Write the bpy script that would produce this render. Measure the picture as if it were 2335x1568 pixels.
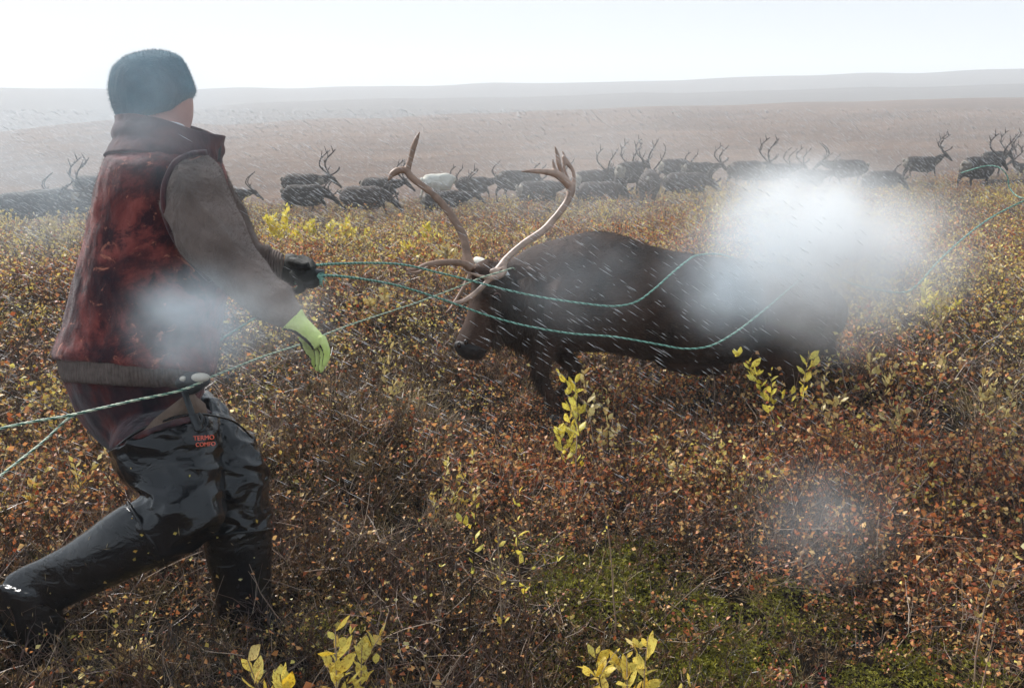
import bpy, bmesh, math, random
import numpy as np
from mathutils import Vector, Matrix, noise as mnoise

random.seed(7); rng = np.random.default_rng(7)
for o in list(bpy.data.objects): bpy.data.objects.remove(o)
scene = bpy.context.scene
COL = scene.collection

# ------------------------------------------------------------------ camera
CAM_H = 1.5
PITCH = math.radians(15.6)
cam_data = bpy.data.cameras.new("camera"); cam = bpy.data.objects.new("camera", cam_data); COL.objects.link(cam)
cam.location = (0, 0, CAM_H); cam.rotation_euler = (math.radians(90) - PITCH, 0, 0)
cam_data.sensor_width = 36; cam_data.lens = 36 * 853 / 1024
cam_data.clip_start = 0.05; cam_data.clip_end = 5000
scene.camera = cam

# ------------------------------------------------------------------ sky, sun, exposure
SUN_EL, SUN_AZ = 42.0, 318.0      # degrees; sun behind the scene, to the left
world = bpy.data.worlds.new("World"); scene.world = world; world.use_nodes = True
wn, wl = world.node_tree.nodes, world.node_tree.links
wn.clear()
wo = wn.new("ShaderNodeOutputWorld"); bg = wn.new("ShaderNodeBackground")
sky = wn.new("ShaderNodeTexSky"); sky.sky_type = 'NISHITA'; sky.sun_disc = False
sky.sun_elevation = math.radians(SUN_EL); sky.sun_rotation = math.radians(SUN_AZ)
sky.air_density = 1.0; sky.dust_density = 3.0
tc = wn.new("ShaderNodeTexCoord"); mp = wn.new("ShaderNodeMapping"); mp.inputs['Scale'].default_value = (1, 1, 3.5)
cl = wn.new("ShaderNodeTexNoise"); cl.inputs['Scale'].default_value = 1.6; cl.inputs['Detail'].default_value = 5
cr = wn.new("ShaderNodeValToRGB")
cr.color_ramp.elements[0].position = 0.3; cr.color_ramp.elements[0].color = (3.6, 4.45, 5.3, 1)
cr.color_ramp.elements[1].position = 0.7; cr.color_ramp.elements[1].color = (4.3, 4.95, 5.5, 1)
mixw = wn.new("ShaderNodeMix"); mixw.data_type = 'RGBA'; mixw.inputs[0].default_value = 0.86   # a deck of cloud over the clear sky
wl.new(tc.outputs['Generated'], mp.inputs[0]); wl.new(mp.outputs[0], cl.inputs['Vector']); wl.new(cl.outputs[0], cr.inputs[0])
wl.new(sky.outputs[0], mixw.inputs[6]); wl.new(cr.outputs[0], mixw.inputs[7])
wl.new(mixw.outputs[2], bg.inputs[0]); bg.inputs[1].default_value = 0.1
wl.new(bg.outputs[0], wo.inputs[0])

sun_d = bpy.data.lights.new("sun", 'SUN'); sun = bpy.data.objects.new("sun", sun_d); COL.objects.link(sun)
sun_d.energy = 5.0; sun_d.angle = math.radians(18); sun_d.color = (1.0, 0.965, 0.92)
_el, _az = math.radians(SUN_EL), math.radians(SUN_AZ)
sdir = Vector((math.sin(_az) * math.cos(_el), math.cos(_az) * math.cos(_el), math.sin(_el)))
sun.rotation_euler = sdir.to_track_quat('Z', 'Y').to_euler(); sun.location = sdir * 50

scene.view_settings.view_transform = 'Standard'; scene.view_settings.look = 'None'
scene.view_settings.gamma = 1; scene.view_settings.exposure = 0.50
try: scene.view_settings.use_curve_mapping = False
except Exception: pass
scene.render.engine = 'CYCLES'
cy = scene.cycles
cy.max_bounces = 8; cy.diffuse_bounces = 3; cy.glossy_bounces = 2; cy.transmission_bounces = 4; cy.volume_bounces = 5
cy.caustics_reflective = False; cy.caustics_refractive = False
cy.volume_max_steps = 96; cy.volume_step_rate = 1.0

# ------------------------------------------------------------------ photograph geometry -> world points
TW, TH = 2334.0, 1568.0
FT = 853 * TW / 1024
CX, CY = TW / 2, TH / 2
Fv = Vector((0, math.cos(PITCH), -math.sin(PITCH))); Uv = Vector((0, math.sin(PITCH), math.cos(PITCH))); Rv = Vector((1, 0, 0))
EYE = Vector((0, 0, CAM_H))
def P(u, v, D): return EYE + Fv * D + Rv * ((u - CX) / FT * D) + Uv * (-(v - CY) / FT * D)
def ray(u, v): return (Fv + Rv * ((u - CX) / FT) + Uv * (-(v - CY) / FT)).normalized()
def G(u, v, z=0.0):
    d = ray(u, v); t = (z - CAM_H) / d.z
    return EYE + d * t

# ------------------------------------------------------------------ node helpers
def mat(name):
    m = bpy.data.materials.new(name); m.use_nodes = True
    nt = m.node_tree; return m, nt, nt.nodes['Principled BSDF'], nt.nodes['Material Output']
def N(nt, t, **kw):
    n = nt.nodes.new(t)
    for k, v in kw.items():
        if k.startswith('_'): setattr(n, k[1:], v)
        else: n.inputs[k].default_value = v
    return n
def ramp(nt, stops, src=None, interp='LINEAR'):
    r = nt.nodes.new("ShaderNodeValToRGB"); r.color_ramp.interpolation = interp
    e = r.color_ramp.elements
    while len(e) < len(stops): e.new(0.5)
    for k, (p, c) in enumerate(stops): e[k].position = p; e[k].color = (*c, 1) if len(c) == 3 else c
    if src is not None: nt.links.new(src, r.inputs[0])
    return r
def objnoise(nt, scale, detail=4, rough=0.55, dist=0.0, stretch=None):
    tcn = nt.nodes.new("ShaderNodeTexCoord"); n = N(nt, "ShaderNodeTexNoise", Scale=scale, Detail=detail, Roughness=rough, Distortion=dist)
    if stretch:
        mpn = nt.nodes.new("ShaderNodeMapping"); mpn.inputs['Scale'].default_value = stretch
        nt.links.new(tcn.outputs['Object'], mpn.inputs[0]); nt.links.new(mpn.outputs[0], n.inputs['Vector'])
    else: nt.links.new(tcn.outputs['Object'], n.inputs['Vector'])
    return n
def bump(nt, bs, h, strength, dist=0.01, prev=None):
    b = N(nt, "ShaderNodeBump", Strength=strength, Distance=dist); nt.links.new(h, b.inputs['Height'])
    if prev is not None: nt.links.new(prev.outputs[0], b.inputs['Normal'])
    nt.links.new(b.outputs[0], bs.inputs['Normal']); return b
def fabric(name, stops, nscale, rough=0.9, sheen=0.25, fine=600, dist=0.0, fstr=0.5, stretch=None):
    m, nt, bs, _ = mat(name)
    n = objnoise(nt, nscale, 6, 0.62, dist, stretch); r = ramp(nt, stops, n.outputs[0])
    nt.links.new(r.outputs[0], bs.inputs['Base Color'])
    bs.inputs['Roughness'].default_value = rough; bs.inputs['Sheen Weight'].default_value = sheen; bs.inputs['Sheen Roughness'].default_value = 0.5
    bs.inputs['Specular IOR Level'].default_value = 0.2
    f = objnoise(nt, fine, 2); b = bump(nt, bs, f.outputs[0], fstr, 0.004)
    f2 = objnoise(nt, 11, 3, .5, .3, stretch=(1, 1, .55)); bump(nt, bs, f2.outputs[0], 0.8, 0.03, b)
    return m
def plain(name, col, rough=0.6, spec=0.5, vary=0.25, nscale=30, bstr=0.2):
    m, nt, bs, _ = mat(name)
    n = objnoise(nt, nscale, 4)
    lo = tuple(c * (1 - vary) for c in col); hi = tuple(min(1, c * (1 + vary)) for c in col)
    r = ramp(nt, [(0.3, lo), (0.7, hi)], n.outputs[0]); nt.links.new(r.outputs[0], bs.inputs['Base Color'])
    bs.inputs['Roughness'].default_value = rough; bs.inputs['Specular IOR Level'].default_value = spec
    bump(nt, bs, n.outputs[0], bstr, 0.004); return m

# ------------------------------------------------------------------ materials
M = {}
# fleece waistcoat printed with dark purple and rust blotches
def vest_material():
    m, nt, bs, _ = mat("printed_fleece")
    a = objnoise(nt, 5.0, 9, .68, 0.6); r1 = ramp(nt, [(0.34, (.012, .006, .014)), (0.46, (.075, .017, .019)), (0.56, (.21, .045, .040)), (0.68, (.33, .09, .072)), (0.80, (.05, .012, .02))], a.outputs[0])
    b = objnoise(nt, 10, 7, .72, 0.5); r2 = ramp(nt, [(0.5, (0, 0, 0)), (0.62, (1, 1, 1))], b.outputs[0])
    c = objnoise(nt, 17, 6, .7, 1.2); r3 = ramp(nt, [(0.60, (0, 0, 0)), (0.70, (1, 1, 1))], c.outputs[0])
    m1 = N(nt, "ShaderNodeMix", _data_type='RGBA'); m1.inputs[7].default_value = (.035, .010, .016, 1)
    nt.links.new(r2.outputs[0], m1.inputs[0]); nt.links.new(r1.outputs[0], m1.inputs[6])
    m2 = N(nt, "ShaderNodeMix", _data_type='RGBA'); m2.inputs[7].default_value = (.52, .19, .12, 1)
    nt.links.new(r3.outputs[0], m2.inputs[0]); nt.links.new(m1.outputs[2], m2.inputs[6])
    nt.links.new(m2.outputs[2], bs.inputs['Base Color'])
    bs.inputs['Roughness'].default_value = .85; bs.inputs['Sheen Weight'].default_value = .25; bs.inputs['Specular IOR Level'].default_value = .2
    f = objnoise(nt, 500, 2); bb = bump(nt, bs, f.outputs[0], .4, .003)
    f2 = objnoise(nt, 14, 3, stretch=(1, 1, .5)); bump(nt, bs, f2.outputs[0], .6, .02, bb)
    return m
M['vest'] = vest_material()
M['collar'] = fabric("dark_collar_fleece", [(.35, (.028, .013, .02)), (.5, (.07, .026, .032)), (.68, (.12, .035, .03))], 7, dist=.6)
M['trouser'] = fabric("dark_printed_fleece", [(.36, (.012, .008, .014)), (.5, (.045, .016, .022)), (.62, (.12, .022, .018)), (.72, (.03, .012, .02))], 9, dist=.3)
M['sweater'] = fabric("taupe_fleece", [(.3, (.12, .088, .075)), (.7, (.23, .168, .142))], 7, fine=380, fstr=.8)
def rib_material():
    m, nt, bs, _ = mat("ribbed_knit")
    n = objnoise(nt, 60, 3); r = ramp(nt, [(.3, (.10, .075, .065)), (.7, (.17, .125, .11))], n.outputs[0]); nt.links.new(r.outputs[0], bs.inputs['Base Color'])
    t = nt.nodes.new("ShaderNodeTexCoord"); w = N(nt, "ShaderNodeTexWave", Scale=34.0, Distortion=.6); w.bands_direction = 'X'
    nt.links.new(t.outputs['Object'], w.inputs['Vector']); bump(nt, bs, w.outputs[0], .7, .006)
    bs.inputs['Roughness'].default_value = .95; return m
M['rib'] = rib_material()
M['beanie'] = fabric("blue_grey_knit", [(.3, (.010, .070, .11)), (.7, (.028, .14, .20))], 12, fine=260, fstr=1.0)
M['skin'] = plain("skin", (.52, .26, .21), .5, .4, .12, 20, .15)
M['eye'] = plain("eye", (.02, .012, .01), .08, .6, .1)
def rubber_material(name, lo, hi, r0, r1):
    m, nt, bs, _ = mat(name)
    n = objnoise(nt, 6, 4); r = ramp(nt, [(.3, lo), (.7, hi)], n.outputs[0]); nt.links.new(r.outputs[0], bs.inputs['Base Color'])
    rr = nt.nodes.new("ShaderNodeMapRange"); rr.inputs['To Min'].default_value = r0; rr.inputs['To Max'].default_value = r1
    n2 = objnoise(nt, 35, 3); nt.links.new(n2.outputs[0], rr.inputs[0]); nt.links.new(rr.outputs[0], bs.inputs['Roughness'])
    bs.inputs['Specular IOR Level'].default_value = .3
    bs.inputs['Coat Weight'].default_value = .3; bs.inputs['Coat Roughness'].default_value = .06
    f = objnoise(nt, 9, 4, .5, 1.4, stretch=(1, 1, 1.8)); b = bump(nt, bs, f.outputs[0], .5, .02)
    f2 = objnoise(nt, 260, 2); bump(nt, bs, f2.outputs[0], .2, .0015, b)
    return m
M['wader'] = rubber_material("black_coated_fabric", (.006, .006, .007), (.013, .014, .017), .10, .24)
M['boot'] = rubber_material("black_rubber", (.006, .006, .007), (.011, .011, .013), .16, .34)
M['lining'] = fabric("tan_lining", [(.3, (.20, .14, .11)), (.7, (.30, .22, .17))], 14)
M['black'] = plain("black_plastic", (.015, .016, .018), .35)
M['print'] = plain("orange_print", (.80, .13, .07), .5, .4, .1, 120)
M['lime'] = fabric("lime_knit_glove", [(.3, (.58, .74, .18)), (.7, (.80, .88, .36))], 20, fine=420, fstr=.8)
M['palm'] = fabric("black_latex_palm", [(.3, (.008, .009, .008)), (.7, (.025, .026, .024))], 30, rough=.6, sheen=0)
M['pale'] = plain("pale_horn", (.62, .56, .47), .35)
def hide(name, dark, light, sc=5, gen=False):
    m, nt, bs, _ = mat(name)
    n = objnoise(nt, sc, 5, .6); r = ramp(nt, [(.32, dark), (.5, tuple((a + b) / 2 for a, b in zip(dark, light))), (.72, light)], n.outputs[0])
    oi = nt.nodes.new("ShaderNodeObjectInfo"); mr = nt.nodes.new("ShaderNodeMapRange"); mr.inputs['To Min'].default_value = .6; mr.inputs['To Max'].default_value = 1.9
    nt.links.new(oi.outputs['Random'], mr.inputs[0])
    mu = N(nt, "ShaderNodeVectorMath", _operation='SCALE'); nt.links.new(r.outputs[0], mu.inputs[0]); nt.links.new(mr.outputs[0], mu.inputs['Scale'])
    nt.links.new(mu.outputs[0], bs.inputs['Base Color'])
    bs.inputs['Roughness'].default_value = .7; bs.inputs['Specular IOR Level'].default_value = .18
    f = objnoise(nt, 90, 3, stretch=(1, 3, 3)); bump(nt, bs, f.outputs[0], .6, .01)
    return m
M['hide'] = hide("dark_brown_hide", (.007, .004, .003), (.058, .030, .020), 3.4)
M['coat'] = hide("rim_lit_coat", (.010, .006, .005), (.12, .078, .058), 5)  # brown hair paler than the hide: rim light and wet sheen put into its colour
M['herd'] = hide("herd_hide", (.018, .014, .013), (.062, .048, .042), 2.5)
M['pale_hide'] = hide("pale_rump_hide", (.10, .085, .07), (.30, .26, .21), 8)
M['white_hide'] = hide("white_hide", (.72, .68, .58), (.88, .85, .76), 3)
M['nose'] = plain("dark_muzzle", (.012, .009, .009), .6, .4, .3, 60)
M['antler'] = plain("brown_antler", (.24, .15, .105), .5, .4, .45, 16, .8)
M['antler_pale'] = plain("pale_antler_bone", (.38, .26, .20), .42, .5, .35, 18, .5)
M['antler_dark'] = plain("dark_antler", (.045, .032, .028), .6, .3, .4, 10, .3)
M['hoof'] = plain("hoof", (.02, .016, .014), .4)
M['white'] = plain("white_plastic", (.75, .76, .78), .4, .5, .05)
def rope_material(name, c1, c2):
    m, nt, bs, _ = mat(name)
    n = objnoise(nt, 120, 3); r = ramp(nt, [(.35, c1), (.6, c2)], n.outputs[0]); nt.links.new(r.outputs[0], bs.inputs['Base Color'])
    bs.inputs['Roughness'].default_value = .45
    return m
M['rope'] = rope_material("teal_rope_fibre", (.08, .26, .20), (.30, .55, .46))
M['rope_dark'] = rope_material("dark_rope_strand", (.02, .085, .065), (.06, .17, .13))
M['rope_pale'] = rope_material("green_rope_fibre", (.26, .42, .28), (.66, .68, .52))
def leafmat(name, stops, trans=.35, rough=.45, spots=False):
    m, nt, bs, out = mat(name)
    at = N(nt, "ShaderNodeAttribute", _attribute_name="tint"); oi = nt.nodes.new("ShaderNodeObjectInfo")
    ad = N(nt, "ShaderNodeMath", _operation='MULTIPLY_ADD'); ad.inputs[1].default_value = .3
    nt.links.new(oi.outputs['Random'], ad.inputs[0]); nt.links.new(at.outputs['Fac'], ad.inputs[2])
    fr = N(nt, "ShaderNodeMath", _operation='FRACT'); nt.links.new(ad.outputs[0], fr.inputs[0])
    if not spots: stops = [(p, tuple(min(.85, q * (1.25 if max(c) > .03 else .8)) for q in c)) for p, c in stops]
    r = ramp(nt, stops, fr.outputs[0]); col = r.outputs[0]
    if spots:
        v = objnoise(nt, 9, 4, .7); vr = ramp(nt, [(.50, (1, 1, 1)), (.60, (.62, .42, .22)), (.66, (.16, .09, .04))], v.outputs[0])
        mx = N(nt, "ShaderNodeMix", _data_type='RGBA', _blend_type='MULTIPLY'); mx.inputs[0].default_value = .8
        nt.links.new(r.outputs[0], mx.inputs[6]); nt.links.new(vr.outputs[0], mx.inputs[7]); col = mx.outputs[2]
    nt.links.new(col, bs.inputs['Base Color']); bs.inputs['Roughness'].default_value = rough; bs.inputs['Specular IOR Level'].default_value = .5
    tr = nt.nodes.new("ShaderNodeBsdfTranslucent"); nt.links.new(col, tr.inputs[0])
    mx = nt.nodes.new("ShaderNodeMixShader"); mx.inputs[0].default_value = trans
    nt.links.new(bs.outputs[0], mx.inputs[1]); nt.links.new(tr.outputs[0], mx.inputs[2]); nt.links.new(mx.outputs[0], out.inputs[0])
    return m
M['leaf_birch'] = leafmat("birch_leaves", [(0, (.28, .06, .02)), (.18, (.50, .17, .06)), (.42, (.58, .28, .10)), (.62, (.62, .42, .16)), (.78, (.20, .09, .04)), (1, (.30, .06, .02))])
M['leaf_gold'] = leafmat("golden_leaves", [(0, (.48, .34, .07)), (.3, (.76, .58, .14)), (.6, (.50, .28, .05)), (.85, (.72, .62, .30)), (1, (.32, .24, .06))])
M['leaf_ledum'] = leafmat("needle_leaves", [(0, (.018, .016, .006)), (.25, (.065, .05, .016)), (.5, (.18, .09, .035)), (.68, (.07, .022, .012)), (.82, (.42, .28, .13)), (.9, (.03, .022, .01)), (1, (.018, .016, .006))], .15, .3)
M['leaf_moss'] = leafmat("moss_leaves", [(0, (.08, .09, .012)), (.4, (.34, .31, .035)), (.7, (.17, .15, .02)), (1, (.05, .05, .015))], .3)
M['leaf_red'] = leafmat("bearberry_leaves", [(0, (.16, .02, .012)), (.4, (.30, .045, .03)), (.7, (.14, .03, .02)), (1, (.22, .07, .04))], .3)
M['straw'] = leafmat("straw_blades", [(0, (.2, .14, .07)), (.4, (.50, .39, .21)), (.7, (.32, .23, .11)), (1, (.12, .08, .04))], .2, .35)
M['twig'] = leafmat("twig_bark", [(0, (.012, .006, .005)), (.35, (.055, .027, .02)), (.62, (.13, .075, .052)), (.85, (.38, .29, .22)), (.95, (.012, .006, .005)), (1, (.012, .006, .005))], 0, .3)
M['willow'] = leafmat("willow_leaves", [(0, (.84, .58, .05)), (.3, (.86, .68, .14)), (.55, (.80, .70, .18)), (.8, (.84, .56, .12)), (1, (.84, .70, .30))], .45, .45, True)
M['willow_green'] = leafmat("yellow_green_willow_leaves", [(0, (.56, .50, .05)), (.35, (.82, .74, .15)), (.65, (.84, .66, .08)), (1, (.66, .66, .14))], .45, .45, True)
M['willow_pale'] = leafmat("faded_willow_leaves", [(0, (.50, .40, .14)), (.35, (.66, .56, .24)), (.65, (.50, .34, .12)), (1, (.6, .52, .28))], .3, .45, True)
M['sleet'] = plain("wet_snow", (.85, .87, .9), .5, .5, .03)

def ground_material(name, c1, c2, c3, far=False):
    m, nt, bs, _ = mat(name)
    if far:
        n = objnoise(nt, .035, 8, .68, .6, (1, 2.2, 1)); n2 = objnoise(nt, .5, 6, .75, 0, (1, 2.0, 1))
    else:
        n = objnoise(nt, 2.5, 8, .7); n2 = objnoise(nt, 30, 5, .7)
    ad = N(nt, "ShaderNodeMath", _operation='MULTIPLY_ADD'); ad.inputs[1].default_value = .5
    nt.links.new(n2.outputs[0], ad.inputs[0]); mu = N(nt, "ShaderNodeMath", _operation='MULTIPLY'); mu.inputs[1].default_value = .5
    nt.links.new(n.outputs[0], mu.inputs[0]); nt.links.new(mu.outputs[0], ad.inputs[2])
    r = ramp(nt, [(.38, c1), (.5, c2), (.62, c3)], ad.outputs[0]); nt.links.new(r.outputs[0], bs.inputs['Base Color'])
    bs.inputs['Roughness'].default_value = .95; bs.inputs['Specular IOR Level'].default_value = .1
    bump(nt, bs, n2.outputs[0], .8, .03 if not far else .6)
    return m
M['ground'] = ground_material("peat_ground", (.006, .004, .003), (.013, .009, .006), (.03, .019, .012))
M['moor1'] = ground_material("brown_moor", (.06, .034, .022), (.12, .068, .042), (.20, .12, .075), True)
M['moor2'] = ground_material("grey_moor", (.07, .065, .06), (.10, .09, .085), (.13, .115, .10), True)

# ------------------------------------------------------------------ object helpers
def link(name, me, parent=None, mats=None, smooth=True):
    o = bpy.data.objects.new(name, me)
    if mats is not None:
        for m in (mats if isinstance(mats, (list, tuple)) else [mats]): me.materials.append(m)
    if smooth and me.polygons: me.polygons.foreach_set('use_smooth', [True] * len(me.polygons))
    if parent is not None:
        me.transform(Matrix.Translation(-world_loc(parent))); o.parent = parent
    COL.objects.link(o); return o
def world_loc(o):
    v = Vector((0, 0, 0))
    while o is not None: v = v + o.location; o = o.parent
    return v
def tag(o, label=None, cat=None, group=None, kind=None):
    if label: o['label'] = label
    if cat: o['category'] = cat
    if group: o['group'] = group
    if kind: o['kind'] = kind
    return o
def root(name, loc, label, cat, group=None):
    o = bpy.data.objects.new(name, None); o.empty_display_size = .1; o.location = loc; COL.objects.link(o)
    return tag(o, label, cat, group)
def pydata(name, V, F, tint=None, matidx=None):
    me = bpy.data.meshes.new(name); V = np.asarray(V, dtype=np.float32)
    if isinstance(F, np.ndarray):
        k = F.shape[1]; n = F.shape[0]
        me.vertices.add(len(V)); me.vertices.foreach_set('co', V.ravel())
        me.loops.add(n * k); me.loops.foreach_set('vertex_index', F.astype(np.int32).ravel())
        me.polygons.add(n); me.polygons.foreach_set('loop_start', np.arange(0, n * k, k, dtype=np.int32))
        try: me.polygons.foreach_set('loop_total', np.full(n, k, dtype=np.int32))
        except Exception: pass
        me.update(calc_edges=True)
    else:
        me.from_pydata([tuple(v) for v in V], [], F); me.update()
    if matidx is not None: me.polygons.foreach_set('material_index', np.asarray(matidx, dtype=np.int32))
    if tint is not None:
        a = me.attributes.new('tint', 'FLOAT', 'FACE'); a.data.foreach_set('value', np.asarray(tint, dtype=np.float32))
    return me

# --- lofts -----------------------------------------------------------------
def catmull(rows, sub):
    rows = [np.asarray(r, dtype=float) for r in rows]
    if len(rows) < 3 or sub <= 1: return rows
    out = []
    for i in range(len(rows) - 1):
        p0 = rows[max(i - 1, 0)]; p1 = rows[i]; p2 = rows[i + 1]; p3 = rows[min(i + 2, len(rows) - 1)]
        for k in range(sub):
            t = k / sub
            out.append(.5 * ((2 * p1) + (-p0 + p2) * t + (2 * p0 - 5 * p1 + 4 * p2 - p3) * t * t + (-p0 + 3 * p1 - 3 * p2 + p3) * t ** 3))
    out.append(rows[-1]); return out
def rings_mesh(rings, cap=True):
    n = len(rings[0]); V = [v for r in rings for v in r]; F = []
    for i in range(len(rings) - 1):
        for j in range(n):
            a = i * n + j; b = i * n + (j + 1) % n; F.append((a, b, b + n, a + n))
    if cap:
        F.append(tuple(range(n - 1, -1, -1))); F.append(tuple((len(rings) - 1) * n + j for j in range(n)))
    return V, F
def slab(rows, sub=4, n=24, shrink=1.0, cap=True, dshift=0.0):
    """rows of (u1,v1, u2,v2, depth, half thickness): an elliptical section between two outline points"""
    rings = []
    for r in catmull(rows, sub):
        u1, v1, u2, v2, D, rd = r; D = D + dshift
        a = P(u1, v1, D); b = P(u2, v2, D); c = (a + b) / 2; h = (b - a) / 2 * shrink
        w = ray((u1 + u2) / 2, (v1 + v2) / 2); w = (w - w.project(h)).normalized() * (max(rd, .003) * shrink)
        rings.append([c + h * math.cos(t) + w * math.sin(t) for t in [2 * math.pi * k / n for k in range(n)]])
    return rings_mesh(rings, cap)
def tube(pts, sub=4, n=8, cap=True, flat=1.0):
    """pts of (x,y,z,r) world"""
    pp = catmull(pts, sub); rings = []; prev = None
    for i, p in enumerate(pp):
        a = Vector(pp[max(i - 1, 0)][:3]); b = Vector(pp[min(i + 1, len(pp) - 1)][:3]); t = (b - a).normalized()
        if prev is None:
            prev = t.orthogonal().normalized()
        prev = (prev - t * prev.dot(t)).normalized(); bi = t.cross(prev)
        c = Vector(p[:3]); r = max(p[3], 1e-4)
        rings.append([c + prev * (r * math.cos(q)) + bi * (r * flat * math.sin(q)) for q in [2 * math.pi * k / n for k in range(n)]])
    return rings_mesh(rings, cap)
def itube(pts, **kw):
    """pts of (u,v,D,r in photo px)"""
    return tube([(*P(u, v, D), r * D / FT) for u, v, D, r in pts], **kw)
def ball(c, r, n=12):
    V, F = [], []
    c = Vector(c); r = Vector(r) if hasattr(r, '__len__') else Vector((r, r, r))
    rings = []
    for i in range(1, n):
        ph = math.pi * i / n
        rings.append([c + Vector((r.x * math.sin(ph) * math.cos(t), r.y * math.sin(ph) * math.sin(t), r.z * math.cos(ph))) for t in [2 * math.pi * k / (2 * n) for k in range(2 * n)]])
    return rings_mesh(rings)
def combine(parts):
    V, F = [], []
    for v, f in parts:
        o = len(V); V += [tuple(x) for x in v]; F += [tuple(i + o for i in q) for q in f]
    return V, F
def raw(name, parts):
    V, F = combine(parts); me = bpy.data.meshes.new(name); me.from_pydata(V, [], F); me.update()
    bm = bmesh.new(); bm.from_mesh(me); bmesh.ops.recalc_face_normals(bm, faces=bm.faces); bm.to_mesh(me); bm.free(); return me
def fuse(name, parts, voxel=.008, smooth=4, disp=None):
    """union of closed pieces as one continuous skin"""
    me = raw(name + "_src", parts); o = bpy.data.objects.new("tmp", me); COL.objects.link(o)
    m = o.modifiers.new("r", 'REMESH'); m.mode = 'VOXEL'; m.voxel_size = voxel
    if smooth:
        s = o.modifiers.new("s", 'SMOOTH'); s.factor = .5; s.iterations = smooth
    dg = bpy.context.evaluated_depsgraph_get(); ev = o.evaluated_get(dg); out = bpy.data.meshes.new_from_object(ev)
    out.name = name; bpy.data.objects.remove(o); bpy.data.meshes.remove(me)
    if disp:
        nv = len(out.vertices); co = np.empty(nv * 3, np.float32); out.vertices.foreach_get('co', co); co = co.reshape(-1, 3)
        no = np.array([v.normal[:] for v in out.vertices], dtype=np.float32)
        d = np.array([disp(Vector(c)) for c in co.tolist()], dtype=np.float32)
        out.vertices.foreach_set('co', (co + no * d[:, None]).ravel()); out.update()
    return out
def hair(name, me, n, length, width, comb=(0, 0, -1), lift=.5, region=None, seed=1, jitter=.35):
    """short hairs standing on a skin: one thin triangle each"""
    r = np.random.default_rng(seed)
    me.calc_loop_triangles(); nt = len(me.loop_triangles)
    tri = np.empty(nt * 3, np.int32); me.loop_triangles.foreach_get('vertices', tri); tri = tri.reshape(-1, 3)
    co = np.empty(len(me.vertices) * 3, np.float32); me.vertices.foreach_get('co', co); co = co.reshape(-1, 3)
    a, b, c = co[tri[:, 0]], co[tri[:, 1]], co[tri[:, 2]]
    nn = np.cross(b - a, c - a); ar = np.linalg.norm(nn, axis=1); nn /= np.maximum(ar, 1e-9)[:, None]
    w = ar.copy()
    if region is not None: w = w * region((a + b + c) / 3)
    idx = r.choice(nt, n, p=w / w.sum()); s = r.random((n, 2)); f = s.sum(1) > 1; s[f] = 1 - s[f]
    p = a[idx] + (b[idx] - a[idx]) * s[:, :1] + (c[idx] - a[idx]) * s[:, 1:]
    nm = nn[idx]; cb = np.asarray(comb, float); cb = cb / max(np.linalg.norm(cb), 1e-6)
    d = nm * lift + cb[None, :] * (1 - lift) + r.normal(0, jitter, (n, 3)) * .5; d /= np.linalg.norm(d, axis=1)[:, None]
    side = np.cross(d, r.normal(0, 1, (n, 3))); side /= np.maximum(np.linalg.norm(side, axis=1), 1e-6)[:, None]
    L = length * (.5 + r.random((n, 1)))
    base = p - nm * .002
    V = np.stack([base - side * width / 2, base + side * width / 2, p + d * L], 1).reshape(-1, 3)
    F = np.arange(n * 3).reshape(-1, 3)
    return pydata(name, V, F)

# ------------------------------------------------------------------ terrain
HERD = []   # filled below: (u centre, v back top, body px length, yaw deg, prototype, label, scale, material)
def nz(x, y, s, seed=0.0): return mnoise.noise(Vector((x * s + seed, y * s - seed * .7, seed * .31)))
def base_height(x, y):
    if y < 8: z = 0.0
    else:
        q = max(0.0, min(1.0, (x / y + .15) / .6)); k = .104 - .036 * q * q * (3 - 2 * q)
        z = -k * (min(y, 32) - 8) if y < 32 else -k * 24 - .16 * (y - 32)
    return z
HERD_CTRL = []
def height(x, y):
    z = base_height(x, y)
    if HERD_CTRL and y > 9:
        sw = .12; acc = 0.0                                     # pull towards the base surface
        for hx, hy, hz in HERD_CTRL:
            d2 = ((x - hx) ** 2 + (y - hy) ** 2) / 6.0
            if d2 < 14:
                w = math.exp(-d2); sw += w; acc += w * (hz - base_height(hx, hy))
        z += acc / sw
    if y < 60:
        z += .08 * nz(x, y, .9, 3) + .11 * nz(x, y, .33, 11) + .02 * nz(x, y, 2.7, 5)
    # hummock beside the man
    hp = G(740, 1010, .1); d2 = ((x - hp.x) ** 2 + (y - hp.y) ** 2) / .12
    if d2 < 8: z += .16 * math.exp(-d2)
    return z

# body length on the photo -> distance; back height -> ground level there
def herd_place(u, v, px, yaw, sc):
    L = 1.75 * sc * (abs(math.cos(math.radians(yaw))) * 1.0 + abs(math.sin(math.radians(yaw))) * .30)
    D = FT * L / px
    p = P(u, v, D); return Vector((p.x, p.y, p.z - 1.12 * sc)), D
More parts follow.
